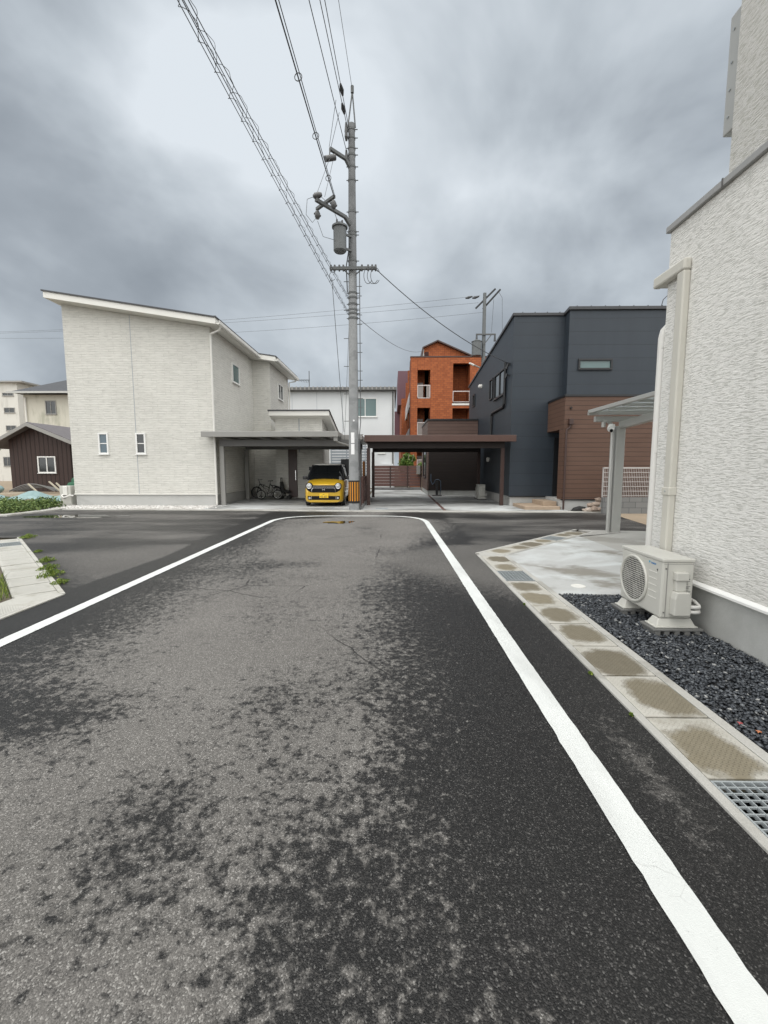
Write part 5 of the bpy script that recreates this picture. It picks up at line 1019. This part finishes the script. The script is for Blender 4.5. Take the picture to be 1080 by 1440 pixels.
def wire_pts(a,b,sag,n=26):
    a=Vector(a);b=Vector(b); return [a.lerp(b,t)-Vector((0,0,4*sag*t*(1-t))) for t in np.linspace(0,1,n)]
def wire(name,label,a,b,sag,r,mat='wire',cat='power line',group='overhead lines',n=26):
    m=MB(); m.tube(wire_pts(a,b,sag,n),r,5); return tag(m.build(name,Mt[mat],loc=tuple(a)),label,cat,group)
YE=-13
for a,b,s,lb,r,mt in(((-1.36,14.85,11.21),(-3.15,YE,11.2),.45,'left one of the three black wires meeting the pole top',.010,'wire'),((-1.36,14.85,12.0),(-2.9,YE,12.0),.45,'middle one of the three black wires meeting the pole top',.010,'wire'),((-1.36,14.85,12.2),(-2.45,YE,12.2),.45,'right one of the three black wires meeting the pole top',.010,'wire'),((-1.24,14.9,13.3),(-2.2,YE,13.3),.45,'thin grey wire rising to the very tip of the pole',.007,'wire_grey')):
    o=wire('power_line',lb,a,b,s,r,mt)
def on(a,b,s,t): return Vector(a).lerp(Vector(b),t)-Vector((0,0,4*s*t*(1-t)))
for a,b,t in(((-1.36,14.85,12.2),(-2.45,YE,12.2),.045),((-1.36,14.85,12.0),(-2.9,YE,12.0),.03)):
    c=on(a,b,.45,t); d=on(a,b,.45,t+.014); MB().tube([c,c.lerp(d,.5),d],[.03,.065,.03],8).build('strain_insulator',Mt['wire'],P)
# ringed aerial cable
t=thing('power_line','thick ringed cable pair running to the end of the lower pole arm','power line',(-1.7,13.8,9.5),'overhead lines'); a=(-1.71,13.78,9.5);b=(-2.75,YE,9.6)
m=MB(); m.tube(wire_pts(a,b,.45),.014,5); m.tube([p+Vector((.03,0,.055*math.sin(min(1,i/8)*1.57))) for i,p in enumerate(wire_pts(a,b,.40))],.009,5); m.build('cable',Mt['wire'],t)
m=MB()
for u in np.arange(.035,.5,.062):
    c=on(a,b,.43,u); m.ring(c,(0.1,1,0),.075,.009,14)
m.build('spacer_ring',Mt['wire'],t)
# spiral communication bundles
for a,b,lb,off in(((-1.41,14.85,7.04),(-3.85,YE,6.78),'upper spiral-wrapped communication cable leaving the pole to the upper left',0),((-1.42,14.85,6.57),(-3.93,YE,7.24),'lower spiral-wrapped communication cable leaving the pole to the upper left',1)):
    t=thing('communication_cable',lb,'cable',a,'spiral communication cables')
    SG=.36-.10*off; pts=wire_pts(a,b,SG,60); m=MB(); m.tube(pts,.006,5); m.tube([p-Vector((.015,0,.065 if i>2 else .03)) for i,p in enumerate(pts)],.0055,5); m.build('cable',Mt['wire'],t)
    m=MB(); sp=[]
    n=1500
    for i in range(n):
        u=i/n*.72; c=on(a,b,SG,u)-Vector((.008,0,.04)); w=2*math.pi*u*(34+5*off)/.55+off; sp.append(c+Vector((.042*math.cos(w)*(1+.3*math.sin(3.3*w)),0,.055*math.sin(w)+.02)))
    m.tube(sp,.0036,4); m.build('spiral_hanger',Mt['wire'],t)
wire('service_drop','black service cable dropping from the crossarm to the navy house',(-.5,14.7,7.85),(4.42,17.0,5.42),.28,.014,cat='cable')
wire('service_drop','thin cable dropping from the crossarm to the grey carport roof',(-1.93,14.7,7.6),(-1.75,16.3,2.8),.06,.010,'wire_grey',cat='cable')
wire('service_drop','thin grey cable from the pole toward the brick apartment gable',(-1.15,14.9,6.45),(2.7,37.5,11.2),.5,.010,'wire_grey',cat='cable')
wire('guy_wire','thin grey stay wire falling along the left of the pole',(PX-.12,14.85,6.3),(-1.62,15.2,2.4),.0,.006,'wire_grey',cat='cable')

# second pole far right
qx,qy=6.15,30.0
Q=thing('utility_pole','distant utility pole with transformer beside the brick apartment block','utility pole',(qx,qy,0))
MB().tube([(qx,qy,-.1),(qx,qy,12.9)],[.17,.11],14).build('shaft',Mt['transformer_grey'],Q,smooth=True)
m=MB(); m.bar((qx-.55,qy+.2,12.0),(qx+.65,qy-.2,13.1),.09); m.bar((qx-.05,qy+.3,12.0),(qx+1.0,qy-.1,13.1),.09); m.build('top_arm',Mt['black_frame'],Q)
m=MB(); m.box(qx-.55,qx+.75,qy-.2,qy-.1,10.2,10.28); m.bar((qx+.45,qy-.15,10.2),(qx,qy-.15,9.6),.06); m.build('crossarm',Mt['pole_steel'],Q)
for x in(qx-.5,qx+.7): MB().tube([(x,qy-.15,10.2),(x,qy-.15,9.8)],[.05,.08],8).build('insulator',Mt['wire'],Q)
T=MB().tube([(qx-.5,qy-.2,8.85),(qx-.5,qy-.2,9.75)],.32,14).build('transformer',Mt['transformer_grey'],Q,smooth=True)
MB().tube([(qx-.5,qy-.2,9.75),(qx-.5,qy-.2,9.85)],[.36,.2],14).build('lid',Mt['transformer_grey'],T,smooth=True)
m=MB(); m.tube([(qx-.1,qy-.1,8.05),(qx-.8,qy-.6,8.2)],.05,6); lamp=m.build('street_lamp_arm',Mt['grey_metal'],Q); MB().tube([(qx-.75,qy-.55,8.18),(qx-1.05,qy-.75,8.26)],[.08,.05],8).build('lamp_head',Mt['white_trim'],lamp,smooth=True)
m=MB(); m.tube([(qx+.9,qy,13.0),(qx+1.15,qy,12.6),(qx+1.3,qy,8.0)],.012,4); m.tube([(qx+.6,qy,12.5),(qx+.5,qy,10.4)],.012,4); m.build('lead_wire',Mt['wire_grey'],Q)
for i,(a,b,s,lb) in enumerate((((qx-.3,qy,12.75),(-36,36,12.35),.45,'upper distant wire crossing behind the main pole'),((qx-.4,qy,12.3),(-36,36,12.25),.35,'middle distant wire crossing behind the main pole'),((qx,qy,11.7),(-36,36,12.0),.6,'lowest faint distant wire crossing behind the main pole'))): wire('power_line',lb,a,b,s,.0085,'wire_grey')
for x in(-1.05,-.6): MB().tube([(qx+x-.2,qy+.1,12.62),(qx+x,qy+.08,12.66),(qx+x+.25,qy+.05,12.72)],[.04,.09,.04],6).build('strain_insulator',Mt['wire'],Q)

# ------------------------------------------------------------------ camera
cam_d=bpy.data.cameras.new('camera'); cam=bpy.data.objects.new('camera',cam_d); COL.objects.link(cam)
cam.location=(0,0,1.5); cam.rotation_euler=(R(90)-math.atan(63/610),0,math.atan(10/610*math.cos(math.atan(63/610))))
cam_d.sensor_fit='HORIZONTAL'; cam_d.sensor_width=36; cam_d.lens=610/1080*36; cam_d.clip_end=2000; cam_d.clip_start=.05
SC.camera=cam

# ------------------------------------------------------------------ overcast sky and soft sun
SUN_EL,SUN_AZ=60,200     # degrees; azimuth clockwise from +Y: behind and slightly left of the camera
w=bpy.data.worlds.new('World'); SC.world=w; w.use_nodes=True; nt=w.node_tree
class WG(NG):
    def __init__(s): s.nt=nt
g=WG(); d=g.new('ShaderNodeTexCoord').outputs['Generated']
x,y,z=g.sep(d); zz=g.ma('MAXIMUM',z,.02); k=g.ma('ADD',zz,.42)
pv=g.comb(g.ma('DIVIDE',x,k),g.ma('DIVIDE',y,k),0)
n1=g.noise(g.scale(pv,1,1,1,(2.3,.6,0)),1.7,6,.52,.5); n2=g.noise(g.scale(d,1,1,1.5,(7.3,4.6,2)),2.3,5,.5,.3)
v=g.ma('ADD',g.ma('MULTIPLY',n1,.34),g.ma('MULTIPLY',n2,.70))
def lump(dx,dy,dz,sharp,amt):
    global v
    q=g.ma('ADD',g.ma('ADD',g.ma('MULTIPLY',x,dx),g.ma('MULTIPLY',y,dy)),g.ma('MULTIPLY',z,dz))
    v=g.ma('ADD',v,g.ma('MULTIPLY',g.ma('EXPONENT',g.ma('MULTIPLY',g.ma('SUBTRACT',q,1),sharp)),amt))
lump(-.26,.78,.57,24,.15); lump(-.08,.75,.66,20,.06); lump(.18,.79,.59,26,.08); lump(.0,.89,.45,30,.05)
lump(-.47,.66,.59,28,-.09); lump(-.52,.77,.37,22,-.06); lump(.27,.88,.38,30,-.05); lump(.0,.98,.18,12,.04)
cl=g.ramp(v,[(.27,(.152,.174,.200)),(.40,(.213,.241,.272)),(.50,(.29,.323,.359)),(.60,(.408,.450,.489)),(.74,(.595,.640,.682))])
# overcast light: out-of-frame sky boosted overhead, beside and behind to light the walls
br=g.ma('ADD',1,g.ma('ADD',g.sm(z,.74,.95,0,1.9),g.sm(g.ma('MULTIPLY',y,-1),-.45,.1,0,1.95)))
sky=g.new('ShaderNodeTexSky'); sky.sky_type='NISHITA'; sky.sun_disc=False; sky.sun_elevation=R(SUN_EL); sky.sun_rotation=R(SUN_AZ)
wb=g.ma('SUBTRACT',br,1); cl=g.mix(1.0,cl,(1,1,1),'MULTIPLY'); cl=g.mix(1.0,cl,g.mix(1.0,g.comb(wb,wb,wb),(.585,.57,.54),'MULTIPLY'),'ADD'); cl10=g.mix(1.0,cl,(10,10,10),'MULTIPLY'); mixc=g.mix(.03,cl10,sky.outputs[0])
bg=nt.nodes['Background']; g.put(bg.inputs['Color'],mixc); bg.inputs['Strength'].default_value=.1
sd=bpy.data.lights.new('sun','SUN'); sd.energy=.6; sd.angle=R(50); sd.color=(1,.97,.925); so=bpy.data.objects.new('sun',sd); COL.objects.link(so)
az=R(SUN_AZ); el=R(SUN_EL); dirv=Vector((math.sin(az)*math.cos(el),math.cos(az)*math.cos(el),math.sin(el))); so.rotation_euler=dirv.to_track_quat('Z','Y').to_euler()
SC.view_settings.view_transform='Standard'; SC.view_settings.look='None'; SC.view_settings.exposure=.36; SC.view_settings.gamma=1
SC.render.engine='CYCLES'; SC.cycles.use_denoising=True
